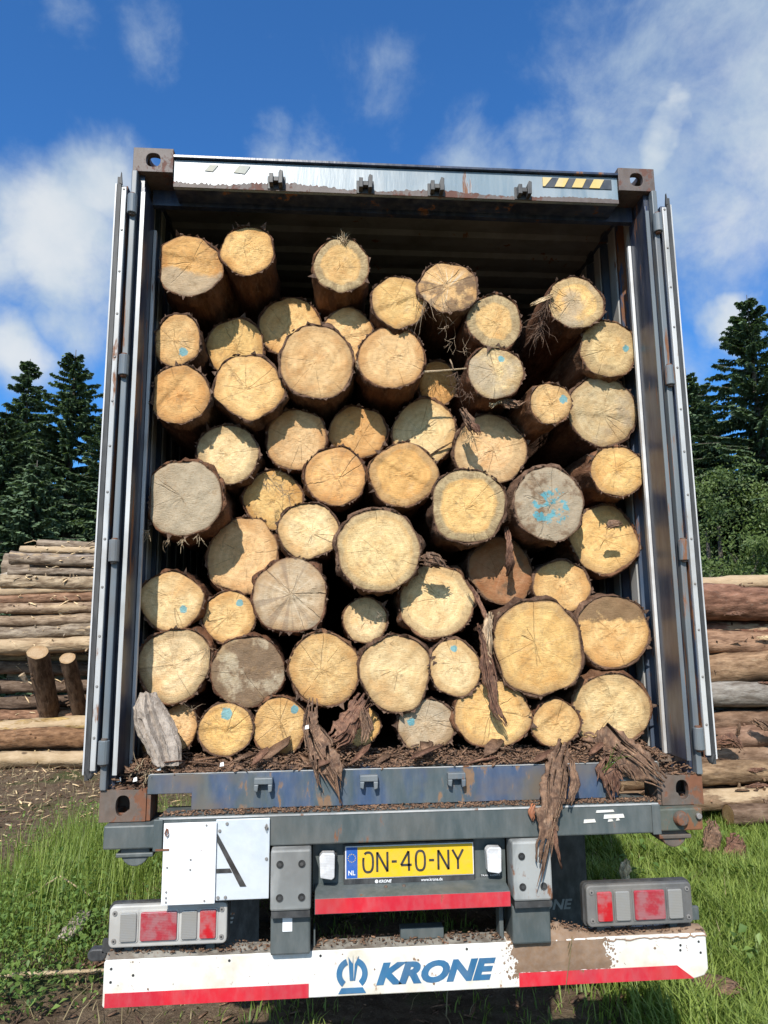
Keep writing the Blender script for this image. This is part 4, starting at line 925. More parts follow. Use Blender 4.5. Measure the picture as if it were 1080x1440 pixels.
S('torn_edge',[(.655,-.04,1.40),(.645,-.09,1.31),(.610,-.12,1.24)],[.02,.045,.02],M['flake'],None,None,curl=.6,seed=6,parent=bs)
S('bark_strip',[(.480,-.09,1.238),(.462,-.10,1.215),(.470,-.10,1.18)],[.02,.035,.012],painted('orange_rot',(.42,.14,.05),-.2,.9,(.30,.10,.04),1),'small orange rotten bark scrap beside the longest hanging strip','bark',seed=61)
S('bark_strip',[(.838,.03,1.405),(.812,-.02,1.345),(.822,-.03,1.250)],[.09,.125,.05],M['redbark'],'short broad reddish bark tongue hanging right of the longest strip','bark',curl=.3,seed=7)
S('bark_strip',[(.78,.16,1.440),(.86,.06,1.428),(.94,-.03,1.375),(1.03,-.05,1.300)],[.12,.16,.15,.05],M['flake'],'wide flat bark sheet sliding off the sill near right casting','bark',curl=.25,seed=8)
S('bark_strip',[(.80,.10,1.425),(.87,-.01,1.38),(.90,-.04,1.33)],[.05,.06,.02],M['flake'],'narrow curled bark piece under the wide flat bark sheet','bark',curl=.5,seed=81)
S('hanging_bark',[(.336,.20,1.950),(.352,.17,1.860),(.362,.165,1.74),(.382,.16,1.66),(.394,.15,1.573),(.437,.14,1.508)],[.018,.03,.065,.06,.045,.018],M['redbark'],'knobbly reddish bark strip dangling left of the largest lower log end','bark',curl=.8,jag=.4,thick=.014,seed=9)
S('hanging_bark',[(.395,.20,2.0),(.375,.19,1.90),(.372,.18,1.80)],[.03,.055,.03],M['fibre'],'grey fibrous shred behind the knobbly reddish bark strip','bark',curl=.8,jag=.4,seed=91)
S('hanging_bark',[(.300,.25,2.150),(.345,.22,2.06),(.370,.20,1.99),(.41,.19,1.91)],[.015,.022,.025,.018],M['redbark'],'thin slanting bark ribbon between the torn flap and largest lower log','bark',curl=.6,jag=.25,seed=10)
S('bark_flap',[(.080,.20,2.236),(.13,.17,2.235),(.20,.20,2.22)],[.05,.085,.03],M['flake'],'pinkish torn bark flap under the very big rough edged log end','bark',curl=.4,seed=11)
S('hanging_bark',[(.500,.27,2.40),(.500,.22,2.30),(.508,.25,2.22),(.505,.30,2.17)],[.025,.035,.045,.02],M['redbark'],'upright bark peel in front of the rusty orange shaded log end','bark',curl=.5,seed=12)
S('bark_shred',[(.295,.22,2.96),(.328,.20,2.89),(.350,.22,2.83)],[.03,.05,.02],M['flake'],'dark bark shred in front of the log end with a pale arc','bark',curl=.6,seed=13)
S('bark_shred',[(.318,.20,2.885),(.352,.19,2.865),(.372,.2,2.82)],[.025,.04,.02],M['redbark'],'small pink bark scrap beside the dark shred above a pale arc','bark',curl=.6,seed=14)
S('bark_shred',[(.10,.40,2.73),(.21,.38,2.80),(.27,.36,2.83)],[.006,.009,.006],M['flake'],'thin stick lying across the half shaded pinkish log end','stick',thick=.006,seed=15)
S('bark_shred',[(.965,.23,2.385),(.995,.22,2.405),(1.045,.22,2.41)],[.02,.045,.03],M['flake'],'crumpled bark bit under the small log end by right wall','bark',curl=.6,seed=16)
S('bark_shred',[(.46,.25,3.03),(.50,.24,3.01),(.56,.24,2.99),(.60,.25,3.01)],[.03,.06,.05,.02],M['flake'],'loose bark curl between whitish ringed and small slanting log ends','bark',curl=.6,seed=17)
S('bark_shred',[(.44,.24,2.97),(.47,.235,3.01),(.50,.24,3.02)],[.02,.05,.03],M['palewood'],'bright torn wood scrap under the whitish ringed log end','wood scrap',curl=.4,seed=171)
def stick(name,pts,r0,m,label,cat='stick',fork=()):
    mb=MB(); n=len(pts); mb.tube(pts,[r0*(1-.35*i/(n-1)) for i in range(n)],6)
    for f_ in fork: mb.tube(f_,[r0*.7]*(len(f_)-1)+[r0*.2],5)
    o=build(name,mb,m,None,pts[0]); tag(o,label,cat); return o
stick('splinter',[(.110,.22,3.136),(.20,.21,3.140),(.32,.20,3.150)],.0055,M['palewood'],'pale thin splinter sticking out left of whitish ringed log end','splinter')
stick('splinter',[(.245,.22,3.20),(.250,.20,3.17),(.256,.20,3.145)],.004,M['fibre'],'short upright splinter above the pale thin splinter','splinter')
S('splinter',[(.63,.15,3.455),(.69,.14,3.483),(.745,.14,3.505)],[.012,.024,.022],M['palewood'],'broad pale splinter left of the highest right log end','splinter',thick=.008,curl=.1,seed=21)
# frayed bast: bunches of fibres on several logs
def fibres(label,spots,n,lmin,lmax,dirv,spread,seed,m=None,rad=.0011,cat='fibres'):
    r_=random.Random(seed); mb=MB()
    for _ in range(n):
        p=Vector(spots[r_.randrange(len(spots))])+Vector((r_.uniform(-.012,.012),r_.uniform(-.01,.01),r_.uniform(-.012,.012)))
        L=r_.uniform(lmin,lmax); d=(Vector(dirv)+Vector([r_.gauss(0,spread) for _ in range(3)])).normalized(); pts=[p]
        for k in range(4):
            d=(d+Vector([r_.gauss(0,.28) for _ in range(3)])).normalized(); pts.append(pts[-1]+d*L/4)
        mb.tube(pts,[rad,rad,rad*.9,rad*.7,rad*.3],3)
    o=build('bast_fibres',mb,m or M['fibre'],None,spots[0]); tag(o,label,cat,kind='stuff'); return o
fibres('thin roots hanging below the brownish star cracked log end',[(.08,.15,3.485),(.12,.15,3.475),(.16,.15,3.48),(.20,.15,3.50)],16,.08,.24,(0,-.05,-1),.18,1,rad=.0012)
fibres('fine pale fringe of bast round the ringed log end by the hanging roots',[(.215,.175,3.42),(.225,.175,3.34),(.25,.175,3.28),(.31,.175,3.235),(.24,.175,3.45)],46,.03,.09,(-.2,-.2,-.5),.8,2)
fibres('long stringy bark fraying down left of the highest right log end',[(.72,.15,3.50),(.70,.16,3.44),(.69,.17,3.38),(.68,.18,3.34)],60,.05,.16,(-.25,-.1,-1),.3,3,M['flake'],.0016)
fibres('upright splinter tuft on top of the dark ringed log end',[(-.270,.155,3.752),(-.262,.155,3.752),(-.252,.155,3.748)],26,.025,.07,(0,-.1,1),.25,4,M['palewood'],.0020)
fibres('hairy bark wisps between grey wall log and flat topped log',[(-.62,.25,2.60),(-.60,.25,2.62),(-.56,.25,2.58),(-.52,.25,2.55)],40,.03,.12,(.3,-.2,-.5),.7,5)
fibres('fringe under the big weathered grey log end',[(-1.12,.165,2.36),(-1.04,.165,2.33),(-.97,.165,2.325),(-.90,.165,2.34)],36,.02,.06,(0,-.1,-1),.5,6,M['palewood'])
fibres('wisps under the pale log end at the lower left',[(-.93,.25,1.60),(-.99,.25,1.80),(-.86,.24,1.86)],26,.03,.10,(.4,-.2,-.3),.6,7)
fibres('bits of bast between the whitish ringed log and small slanting log',[(.28,.19,3.09),(.29,.19,3.05),(.32,.19,3.02),(.27,.19,3.12)],44,.03,.09,(-.4,-.2,-.6),.6,8,M['flake'],.0015)
fibres('pale bast tangle over the lower middle log ends',[(-.09,.24,1.87),(-.10,.24,1.98),(.02,.24,2.0),(-.45,.24,1.98)],24,.03,.09,(.2,-.2,-.6),.6,9)
fibres('grass blade bundle caught on the bark sheet at the right end of the sill',[(.80,-.03,1.36),(.79,-.04,1.34)],5,.09,.14,(.7,-.1,.9),.25,10,M['grass'],.0018,cat='grass blades')
fibres('two dry grass stalks hanging from the mud on the bumper',[(.60,-.062,.74),(.605,-.063,.735)],3,.20,.34,(.02,-.02,-1),.05,11,M['dry'],.0019,cat='dry stalks')
fibres('crumbs of bast on the sill corner by the rusty left casting',[(-1.08,.02,1.40),(-1.04,.03,1.385),(-1.0,.05,1.385)],36,.03,.09,(.4,-.2,.1),.8,12,M['palewood'],.0018)

# weathered grey wood chunk standing at the left end of the sill
def chunk():
    r_=np.random.default_rng(5); mb=[]; n=40; ns=22
    cen=[(-1.078,.10,1.672),(-1.072,.10,1.62),(-1.045,.09,1.55),(-1.003,.06,1.48),(-.972,.03,1.405)]; ws=[.030,.058,.076,.070,.052]; dp=[.03,.06,.07,.06,.045]
    V=[];T=[]
    for i in range(ns):
        t=i/(ns-1)*4; k=min(3,int(t)); f=t-k
        c=np.array(cen[k])*(1-f)+np.array(cen[k+1])*f; a=ws[k]*(1-f)+ws[k+1]*f; b=dp[k]*(1-f)+dp[k+1]*f
        for j in range(n):
            an=2*math.pi*j/n; q=1+.13*math.sin(3*an+1)+.09*math.sin(5*an+2+i*.10)+.05*math.sin(11*an+i*.07)+r_.normal()*.02
            if abs((an-4.9+math.pi)%(2*math.pi)-math.pi)<.13: q-=.30      # a long split
            if abs((an-4.3+math.pi)%(2*math.pi)-math.pi)<.10 and i>8: q-=.22
            V.append((c[0]+a*q*math.cos(an),c[1]+b*q*math.sin(an),c[2]+.01*math.sin(4*an)*(i==0)+r_.normal()*.002)); T.append(.3+.3*r_.random())
    F=[(i*n+j,(i+1)*n+j,(i+1)*n+(j+1)%n,i*n+(j+1)%n) for i in range(ns-1) for j in range(n)]
    V.append((cen[0][0]+.01,.10,1.675)); T.append(.4); c=len(V)-1
    F2=[(j,(j+1)%n,c,c) for j in range(n)]
    me=bpy.data.meshes.new('wood_chunk'); o0=cen[4]; me.from_pydata([(a-o0[0],b-o0[1],d-o0[2]) for a,b,d in V],[],F+[(a,b,c_) for a,b,c_,_ in F2]); me.update()
    at=me.attributes.new('tone','FLOAT','POINT'); at.data.foreach_set('value',T)
    o=link('wood_chunk',me,M['greywood'],None,o0); tag(o,'splintered grey weathered wood chunk standing at the left end of the sill','wood chunk')
chunk()

# loose bark chips covering the floor edge
def flakes(N,fx,fy,fz,lmin,lmax,seed,tilt=.35,wr=(.18,.45),th=.003):
    r_=np.random.default_rng(seed)
    x,y=fx(r_,N),fy(r_,N); L=lmin+(lmax-lmin)*r_.random(N)**2.2; W_=L*(wr[0]+(wr[1]-wr[0])*r_.random(N)); a=r_.normal(size=N)*.7; a+=np.where(r_.random(N)<.35,1.3,0)
    z=fz(x,y,r_)
    t1=r_.normal(size=N)*tilt; t2=r_.normal(size=N)*tilt
    loc=np.array([(-1,-.35),(-.55,-1),(.3,-.8),(1,-.1),(.5,.9),(-.6,.8)])
    V=np.zeros((N,12,3)); 
    jx=1+r_.normal(size=(N,6))*.18
    for k,(u,v) in enumerate(loc):
        uu=u*L/2*jx[:,k]; vv=v*W_/2*jx[:,k]; up=uu*np.sin(t1)+vv*np.sin(t2)+(1-u*u)*L*.05
        px=x+uu*np.cos(a)-vv*np.sin(a); py=y+uu*np.sin(a)+vv*np.cos(a)
        V[:,k]=np.stack([px,py,z+up+th],1); V[:,6+k]=np.stack([px,py,z+up-th*.5],1)
    base=np.arange(N)[:,None]*12
    top=np.array([(0,1,4,5),(1,2,3,4)]); bot=np.array([(6,11,10,7),(7,10,9,8)]); sd=np.array([(k,6+k,6+(k+1)%6,(k+1)%6) for k in range(6)])
    F=(base[:,:,None]+np.vstack([top,bot,sd])[None]).reshape(-1,4)
    T=np.repeat(np.clip(r_.normal(size=N)*.4+.5,0,1),12)
    return V.reshape(-1,3),F,T
def heap(x,y):
    return 1.374+.012+.020*np.sin(x*7+1)*np.sin(x*2.3)+.016*np.sin(x*17)+np.clip(y,0,.3)*.10
V,F,T=flakes(5200,lambda r,n:r.uniform(-1.13,1.10,n),lambda r,n:.005+.34*r.random(n)**1.2,lambda x,y,r:1.376+(np.clip(heap(x,y)-1.374,.0,1))*r.random(len(x))+.002,.008,.045,1)
tag(link('bark_litter',npmesh('bark_litter',V,F,[M['flake']],{'tone':T}),None),'loose layer of brown bark crumbs along the container sill','bark litter',kind='stuff')
V,F,T=flakes(1500,lambda r,n:r.uniform(-.97,1.0,n),lambda r,n:r.uniform(-.075,.0,n),lambda x,y,r:1.2335+.004*r.random(len(x)),.004,.022,2,.15)
tag(link('bark_crumbs',npmesh('bark_crumbs',V,F,[M['flake']],{'tone':T}),None),'thin brown crumbs lying on top of the trailer beam','bark crumbs',kind='stuff')
V,F,T=flakes(900,lambda r,n:r.uniform(-1.15,1.15,n),lambda r,n:r.uniform(-.045,.05,n),lambda x,y,r:.738+.004*r.random(len(x))+.03*np.exp(-((x-.56)/.1)**2)+.01*np.exp(-((x+1.05)/.12)**2),.004,.020,3,.2)
tag(link('bumper_crumbs',npmesh('bumper_crumbs',V,F,[M['flake']],{'tone':T}),None),'crumbs and flakes lying on top of the white bumper','bark crumbs',kind='stuff')
V,F,T=flakes(160,lambda r,n:np.where(r.random(n)<.5,r.uniform(-1.21,-1.06,n),r.uniform(1.05,1.21,n)),lambda r,n:r.uniform(.0,.12,n),lambda x,y,r:1.321+.035*r.random(len(x))*(y>.015),.01,.05,4,.3)
tag(link('casting_litter',npmesh('casting_litter',V,F,[M['flake']],{'tone':T}),None),'bark litter heaped on the two lower corner castings','bark litter',kind='stuff')
# bigger single chips on the sill
rr_=random.Random(3)
chipm=[]
for k in range(6):
    V,F,T=flakes(1,lambda r,n:np.zeros(n),lambda r,n:np.zeros(n),lambda x,y,r:np.zeros(1),.10,.16,50+k,.12,(.2,.4),.004)
    chipm.append(npmesh('bark_chip',V,F,[M['flake'] if k%3 else M['redbark']],{'tone':T}))
REG=['beside the grey wood chunk','below the log end with the blue star','left of the brown bark curtain','right of the brown bark curtain','below the greyish blue dotted log end','below the dangling reddish strip','left of the longest hanging strip','near the wide flat bark sheet']
for k in range(24):
    g8=k//3; dp_=k%3; x=-.93+.25*g8+rr_.uniform(-.05,.12); y=(.015,.085,.16)[dp_]
    o=link('bark_chip',chipm[k%6],None,None,(x,y,1.402+.02*rr_.random()+.014*math.sin(x*17))); o.rotation_euler=(rr_.gauss(0,.2),rr_.gauss(0,.14),rr_.gauss(0,.5)+(3.14 if k%2 else 0)); s_=rr_.uniform(.6,1.35); o.scale=(s_,s_,s_)
    tag(o,('loose bark chip at the very sill edge ','loose bark chip in mid litter ','loose bark chip against the logs ')[dp_]+REG[g8],'bark chip','bark chips on the container sill')
for k,(x,y,z) in enumerate([(-1.155,.02,1.345),(-1.085,-.01,1.350),(-.755,.01,1.395),(-1.0,.01,1.385),(-.62,.12,1.40),(-.42,.02,1.53)]):
    o=build('wood_chip',MB().poly([(x-.008,y,z),(x+.009,y-.002,z+.003),(x+.007,y,z+.018),(x-.006,y+.004,z+.014),(x,y+.01,z+.006)],[(0,1,2,3),(0,4,1),(1,4,2),(2,4,3),(3,4,0)]),M['white'],None,(x,y,z)); tag(o,['tiny white wood chip left of the left casting top','tiny white wood chip on the left casting top','tiny white wood chip below the log with blue star','tiny white wood chip at the left end of the sill','white wood chip under the rough yellow bottom log end','white wood chip high beside the brown bark curtain'][k],'wood chip')
# thin mud spatter round the caked patch and along the bumper
def spatter():
    r_=np.random.default_rng(44); mb=MB()
    for k in range(340):
        if k<300: x=(.388 if r_.random()<.5 else .752)+r_.normal()*.022; z=.60+.128*r_.random()
        else: x=r_.uniform(-1.14,1.14); z=.722-.15*r_.random()
        if .40<x<.74: continue
        s=.0015+.0045*r_.random()**3; y=-.0512-.0012*r_.random(); a0=r_.random()*6
        mb.poly([(x+s*(.7+.6*r_.random())*math.cos(a0-q*1.2566),y,z+s*(.7+.8*r_.random())*math.sin(a0-q*1.2566)) for q in range(5)],[(0,1,2,3,4)])
    o=build('mud_spatter',mb,M['mud'],bu); o['kind']='stuff'
spatter()
# ------------------------------------------------------------------ log piles beside the track
def lying_log(x0,x1,y,z,r,color,peel,label,group,seed,dz=0,dy=0,taper=.12,endcol=(.42,.30,.17),bump=.085,rot=None,cat='log',name='stacked_log'):
    """a log lying along x; mesh built along local y and turned"""
    r_=np.random.default_rng(seed); L=math.hypot(x1-x0,dz); n=20; m=34
    V=[];  ph=r_.random(4)*6.3
    ys=np.linspace(0,L,m); lump=r_.normal(size=(m,n)); lump=(lump+np.roll(lump,1,1)+np.roll(lump,1,0))/1.7
    th=np.linspace(0,2*np.pi,n,endpoint=False)
    for i,yy in enumerate(ys):
        k=r*(1+taper*(.5-yy/L))*(1+bump*lump[i]+.03*np.sin(2*th+ph[0])+.02*np.sin(3*th+ph[1]+yy))
        bx=.35*r*math.sin(yy*1.1+ph[2])*.7; bz=.40*r*math.sin(yy*1.3+ph[3])*.7*(1 if L>2.5 else .2)
        V.append(np.stack([k*np.cos(th)+bx,np.full(n,yy),k*np.sin(th)+bz],1))
    V=np.concatenate(V); i0=(np.arange(m-1)[:,None]*n+np.arange(n)[None]); i1=(np.arange(m-1)[:,None]*n+(np.arange(n)[None]+1)%n)
    F=np.stack([i0,i1,i1+n,i0+n],2).reshape(-1,4)
    me=npmesh(name,V,F,[M['bark']],smooth=True)
    o=link(name,me,None,None,(x0,y,z)); o.color=(*color,1); o['peel']=float(peel)
    ang=math.atan2(dz,x1-x0); o.rotation_euler=rot if rot else (ang,0,-math.pi/2+dy)
    if rot is None:
        d=Vector((x1-x0,math.tan(dy)*(x1-x0),dz)).normalized(); o.rotation_euler=d.to_track_quat('Y','Z').to_euler()
    tag(o,label,cat,group)
    for e in(0,m-1):
        ring=V[e*n:(e+1)*n]; c=ring.mean(0); V2=[c]; A=[0]
        for k in(.35,.7,.97): V2+=list(c+(ring-c)*k+np.array([0,(.0 if e==0 else .0)+r_.normal()*.002,0])); A+=[k]*n
        F2=[(0,1+(k+1)%n,1+k,1+k) for k in range(n)]
        tri=np.array([[0,1+(k+1)%n,1+k] for k in range(n)]); q=np.concatenate([[[1+a*n+k,1+a*n+(k+1)%n,1+(a+1)*n+(k+1)%n],[1+a*n+k,1+(a+1)*n+(k+1)%n,1+(a+1)*n+k]] for a in range(2) for k in range(n)])
        fo=link('cut_face',npmesh('cut_face',np.array(V2)-(c*0),np.vstack([tri,q]),[M['end']],{'rr':A}),None,o); fo.color=(*endcol,1)
        for kk,vv in dict(rad=r,ring=.3,ringpos=.8,grey=.35,dirt=.05,star=.1,paint_x=0.,paint_z=0.,paint_r=-1.,lowgrey=0.,topmud=0.).items(): fo[kk]=float(vv)
    # branch stubs
    mb=MB()
    for k in range(7):
        yy=r_.uniform(.3,L-.3); a=r_.uniform(-.9,2.2); p=Vector((math.cos(a)*r*.8,yy,math.sin(a)*r*.8)); d=Vector((math.cos(a),r_.uniform(-.3,.3),math.sin(a)))
        mb.cyl(p,p+d*r*r_.uniform(.35,.6),r*.16,r*.10,7)
    me=bpy.data.meshes.new('branch_stub'); me.from_pydata(mb.v,[],mb.f); me.update(); b_=link('branch_stub',me,M['bark'],o); b_.color=(*color,1); b_['peel']=.3; b_['kind']='stuff'
    return o
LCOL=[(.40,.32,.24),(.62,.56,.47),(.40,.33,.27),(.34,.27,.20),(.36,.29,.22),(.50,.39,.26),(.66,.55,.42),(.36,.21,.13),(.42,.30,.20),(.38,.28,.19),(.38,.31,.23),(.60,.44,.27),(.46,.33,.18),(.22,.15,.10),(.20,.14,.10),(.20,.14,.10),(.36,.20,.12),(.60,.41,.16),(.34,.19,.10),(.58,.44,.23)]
LPEEL=[.45,.8,.5,.35,.4,.45,.7,.3,.5,.4,.45,.6,.4,.2,.2,.2,.2,.6,.3,.78]
LLAB=['topmost short log of the left pile, starting furthest right','thin silvery pale log, second from the top of the left pile','two toned log just under the silvery one in the left pile','fourth log from the top of the left pile','knotty fifth log from the top of the left pile','thick smooth tan log with a full end showing, upper left pile','pale peeled log lying under the thick tan one, left pile','reddish brown log just under the pale peeled one, left pile','knotty log under the reddish brown one, with torn pale bark','tan log below the knotty torn one, left pile','rough greyish log directly above the lowest sunlit one, left pile','lowest sunlit yellowish log resting behind the two upright posts','thin shaded log with light top edge behind the two upright posts','thick dark log behind the posts, second of the shaded ones','dark log behind the foot of the larger upright post','lowest shaded log, just above the sunlit front logs','red brown front log at the foot of the two upright posts','yellow barked front log just below the red brown one','thick brown front log with a green tuft, left pile','pale stripped log lying on the ground in front of the left pile']
for i,((z,r,y,xl),c,p_,lb) in enumerate(zip(PL,LCOL,LPEEL,LLAB)):
    lying_log(xl,-1.75+rnd.uniform(-.1,.1),y,z,r*rnd.uniform(.86,1.10),c,p_,lb,'logs stacked left of the container',300+i,dz=(-.14 if i<3 else -.05 if i<6 else rnd.uniform(-.08,.09) if i<16 else .05),dy=rnd.uniform(-.025,.025))
# logs behind the front row of that pile, carrying it
for k,(z,y) in enumerate([(3.10,9.5),(2.75,9.45),(2.35,9.4),(1.95,9.4),(1.55,9.5),(1.15,9.5),(.7,9.45),(.3,9.2),(.12,8.85)]):
    lying_log(-5.6+rnd.uniform(-.2,.2),-1.9,y,z,.19,LCOL[k],.3,'second row log of the left pile, behind '+['the silvery pale log','the thick smooth tan log','the knotty torn log','the rough greyish log','the thin shaded log','the dark log at the post foot','the red brown front log','the thick brown front log','the stripped log on the ground'][k],'logs behind the front row on the left',340+k)
# two short posts leaning upright against the pile
for (b,t,r,lb) in(((-4.70,8.95,.62),(-4.56,8.05,1.66),.155,'larger upright log post with sawn top leaning on the left pile'),((-4.22,8.95,.62),(-4.19,8.05,1.56),.118,'slimmer upright log post with sawn top leaning on the left pile')):
    L=(Vector(t)-Vector(b)).length; d=(Vector(t)-Vector(b)).normalized()
    o=lying_log(0,L,0,0,r,(.20,.13,.085),.2,lb,'upright posts at the left pile',380+int(r*100),taper=.05,bump=.02,cat='log post',name='upright_log',endcol=(.50,.36,.22)); o.location=b; o.rotation_euler=d.to_track_quat('Y','Z').to_euler()
RCOL=[(.62,.45,.28),(.33,.17,.11),(.34,.17,.11),(.40,.24,.15),(.42,.27,.16),(.36,.33,.29),(.27,.17,.11),(.36,.22,.15),(.36,.24,.16),(.36,.24,.14),(.38,.26,.16),(.24,.16,.11)]
RPEEL=[.7,.22,.45,.35,.42,.25,.35,.35,.4,.35,.5,.25]
RLAB=['pale splintered log on top of the right pile','thick smooth red brown log, second from the top of the right pile','broken barked thin log under the thick red brown one','reddish log with torn bark, fourth from the top of the right pile','yellowish log with pale torn top, middle of the right pile','grey weathered log in the middle of the right pile','dark thin log just under the grey one, right pile','brown log with a bark flap, right pile','thin log half sunk behind the bark flap, right pile','tan log with a dark vertical crack, low in the right pile','lowest long log of the right pile, touching the grass','short dark log with its end showing, lying before the right pile']
for i,((z,r,y,_),c,p_,lb) in enumerate(zip(PR,RCOL,RPEEL,RLAB)):
    xl=1.7+rnd.uniform(-.1,.1) if i<11 else 3.395
    lying_log(xl,6.6 if i<11 else 5.6,y,z,r*1.12,c,p_,lb,'logs stacked right of the container',400+i,dz=[.10,0,.03,0,.05,.08,.0,.02,.0,.02,.0,.0][i],taper=.05,bump=.05)
for k,(z,y) in enumerate([(2.2,4.98),(1.88,4.95),(1.5,4.8),(1.15,4.75),(.8,4.7),(.45,4.6),(.15,4.5)]):
    lying_log(1.8,6.5,y,z,.2,RCOL[k+1],.3,'second row log of the right pile, behind '+['the thick red brown log','the broken barked thin log','the yellowish torn log','the grey weathered log','the log with a bark flap','the tan cracked log','the lowest long log'][k],'logs behind the front row on the right',440+k)
strip('bark_strip',[(3.45,3.98,.80),(3.60,3.95,.84),(3.72,3.97,.74)],[.08,.14,.05],M['redbark'],'torn reddish bark flap sticking up from the right pile','bark',curl=.4,seed=70)
strip('bark_strip',[(3.70,4.0,.86),(3.72,3.98,.98)],[.05,.04],M['flake'],'dark upright stub of bark beside the torn flap, right pile','bark',curl=.4,seed=71)
strip('bark_strip',[(3.86,4.0,1.02),(3.95,3.98,.96),(4.1,4.0,.88)],[.06,.09,.05],M['flake'],'dark slanting bark slab at the right edge of the right pile','bark',curl=.4,seed=72)
for k in range(7):
    x=3.2+rnd.random()*1.2; z=[2.05,1.75,1.35,.95,.55,1.8,.4][k]; o=strip('bark_shred',[(x,[4.43,4.38,4.22,4.25,3.94,4.36,3.9][k],z),(x+.12,[4.41,4.36,4.2,4.23,3.92,4.34,3.88][k],z+.02*rnd.uniform(-1,1)),(x+.25,[4.43,4.38,4.22,4.25,3.94,4.36,3.9][k],z+.01)],[.02,.05,.02],M['palewood'] if k%2 else M['redbark'],'torn shred peeling off '+['the topmost thick red brown log','the reddish torn fourth log','the yellowish middle log','the dark thin log under the grey one','the tan log with dark crack','the torn fourth log, lower shred','the lowest long log'][k]+' of the right pile','bark',curl=.5,seed=75+k,group='bark shreds on the right pile')
# bits lying on the ground
strip('bark_slab',[(2.78,2.95,.10),(2.83,2.98,.24),(2.86,3.02,.34)],[.13,.17,.10],M['flake'],'brown bark slab standing in the grass right of the trailer beam','bark',curl=.3,seed=90,thick=.012)
strip('bark_slab',[(2.90,2.9,.05),(2.98,2.93,.15),(3.05,2.96,.22)],[.16,.20,.12],M['redbark'],'wide reddish bark slab in the grass below the right pile','bark',curl=.3,seed=91,thick=.012)
strip('bark_slab',[(1.78,2.3,.10),(1.80,2.33,.20),(1.83,2.35,.27)],[.05,.10,.05],M['palewood'],'small orange pale bark piece in the grass above the right lamp','bark',curl=.5,seed=92,thick=.01)
strip('bark_slab',[(1.62,2.3,.06),(1.67,2.33,.14)],[.06,.08],M['redbark'],'small brown bark scrap in the grass beside the orange pale piece','bark',curl=.5,seed=93,thick=.01)
strip('wood_slab',[(-1.96,1.90,.06),(-1.93,1.98,.10),(-1.90,2.12,.14)],[.09,.13,.10],M['greywood'],'flat grey stone like slab lying left of the rear lamp','slab',curl=.25,seed=94,thick=.04,side=(1,0,0))
strip('wood_slab',[(-1.72,1.50,.05),(-1.60,1.58,.08),(-1.50,1.70,.08)],[.05,.07,.03],M['flake'],'dark split bark slab lying by the left end of the bumper','bark',curl=.3,seed=95,thick=.02)
stick('branch',[(-2.2,1.5,.05),(-1.8,1.45,.07),(-1.45,1.5,.05)],.012,M['palewood'],'pale bare stick lying on the ground left of the bumper')
stick('branch',[(-2.5,2.6,.06),(-2.2,2.5,.25),(-1.95,2.45,.12)],.008,M['palewood'],'thin dry arched stem among the left weeds')
strip('bark_slab',[(1.55,.95,.06),(1.64,.90,.10),(1.78,.88,.09)],[.14,.2,.12],M['flake'],'broad brown bark slab on the ground at the lower right corner','bark',curl=.2,seed=96,thick=.02,side=(0,1,.2))
mb=MB()
mb.cyl((-4.86,8.2,1.33),(-4.80,8.25,1.22),.05,.03,8); 
build('branch_stub',mb,M['bark'],None,(-4.83,8.22,1.28)); tag(bpy.data.objects[-1] if False else COL.objects[-1],'broken branch stub beside the larger upright log post','branch stub'); COL.objects[-1].color=(.4,.34,.26,1); COL.objects[-1]['peel']=.5

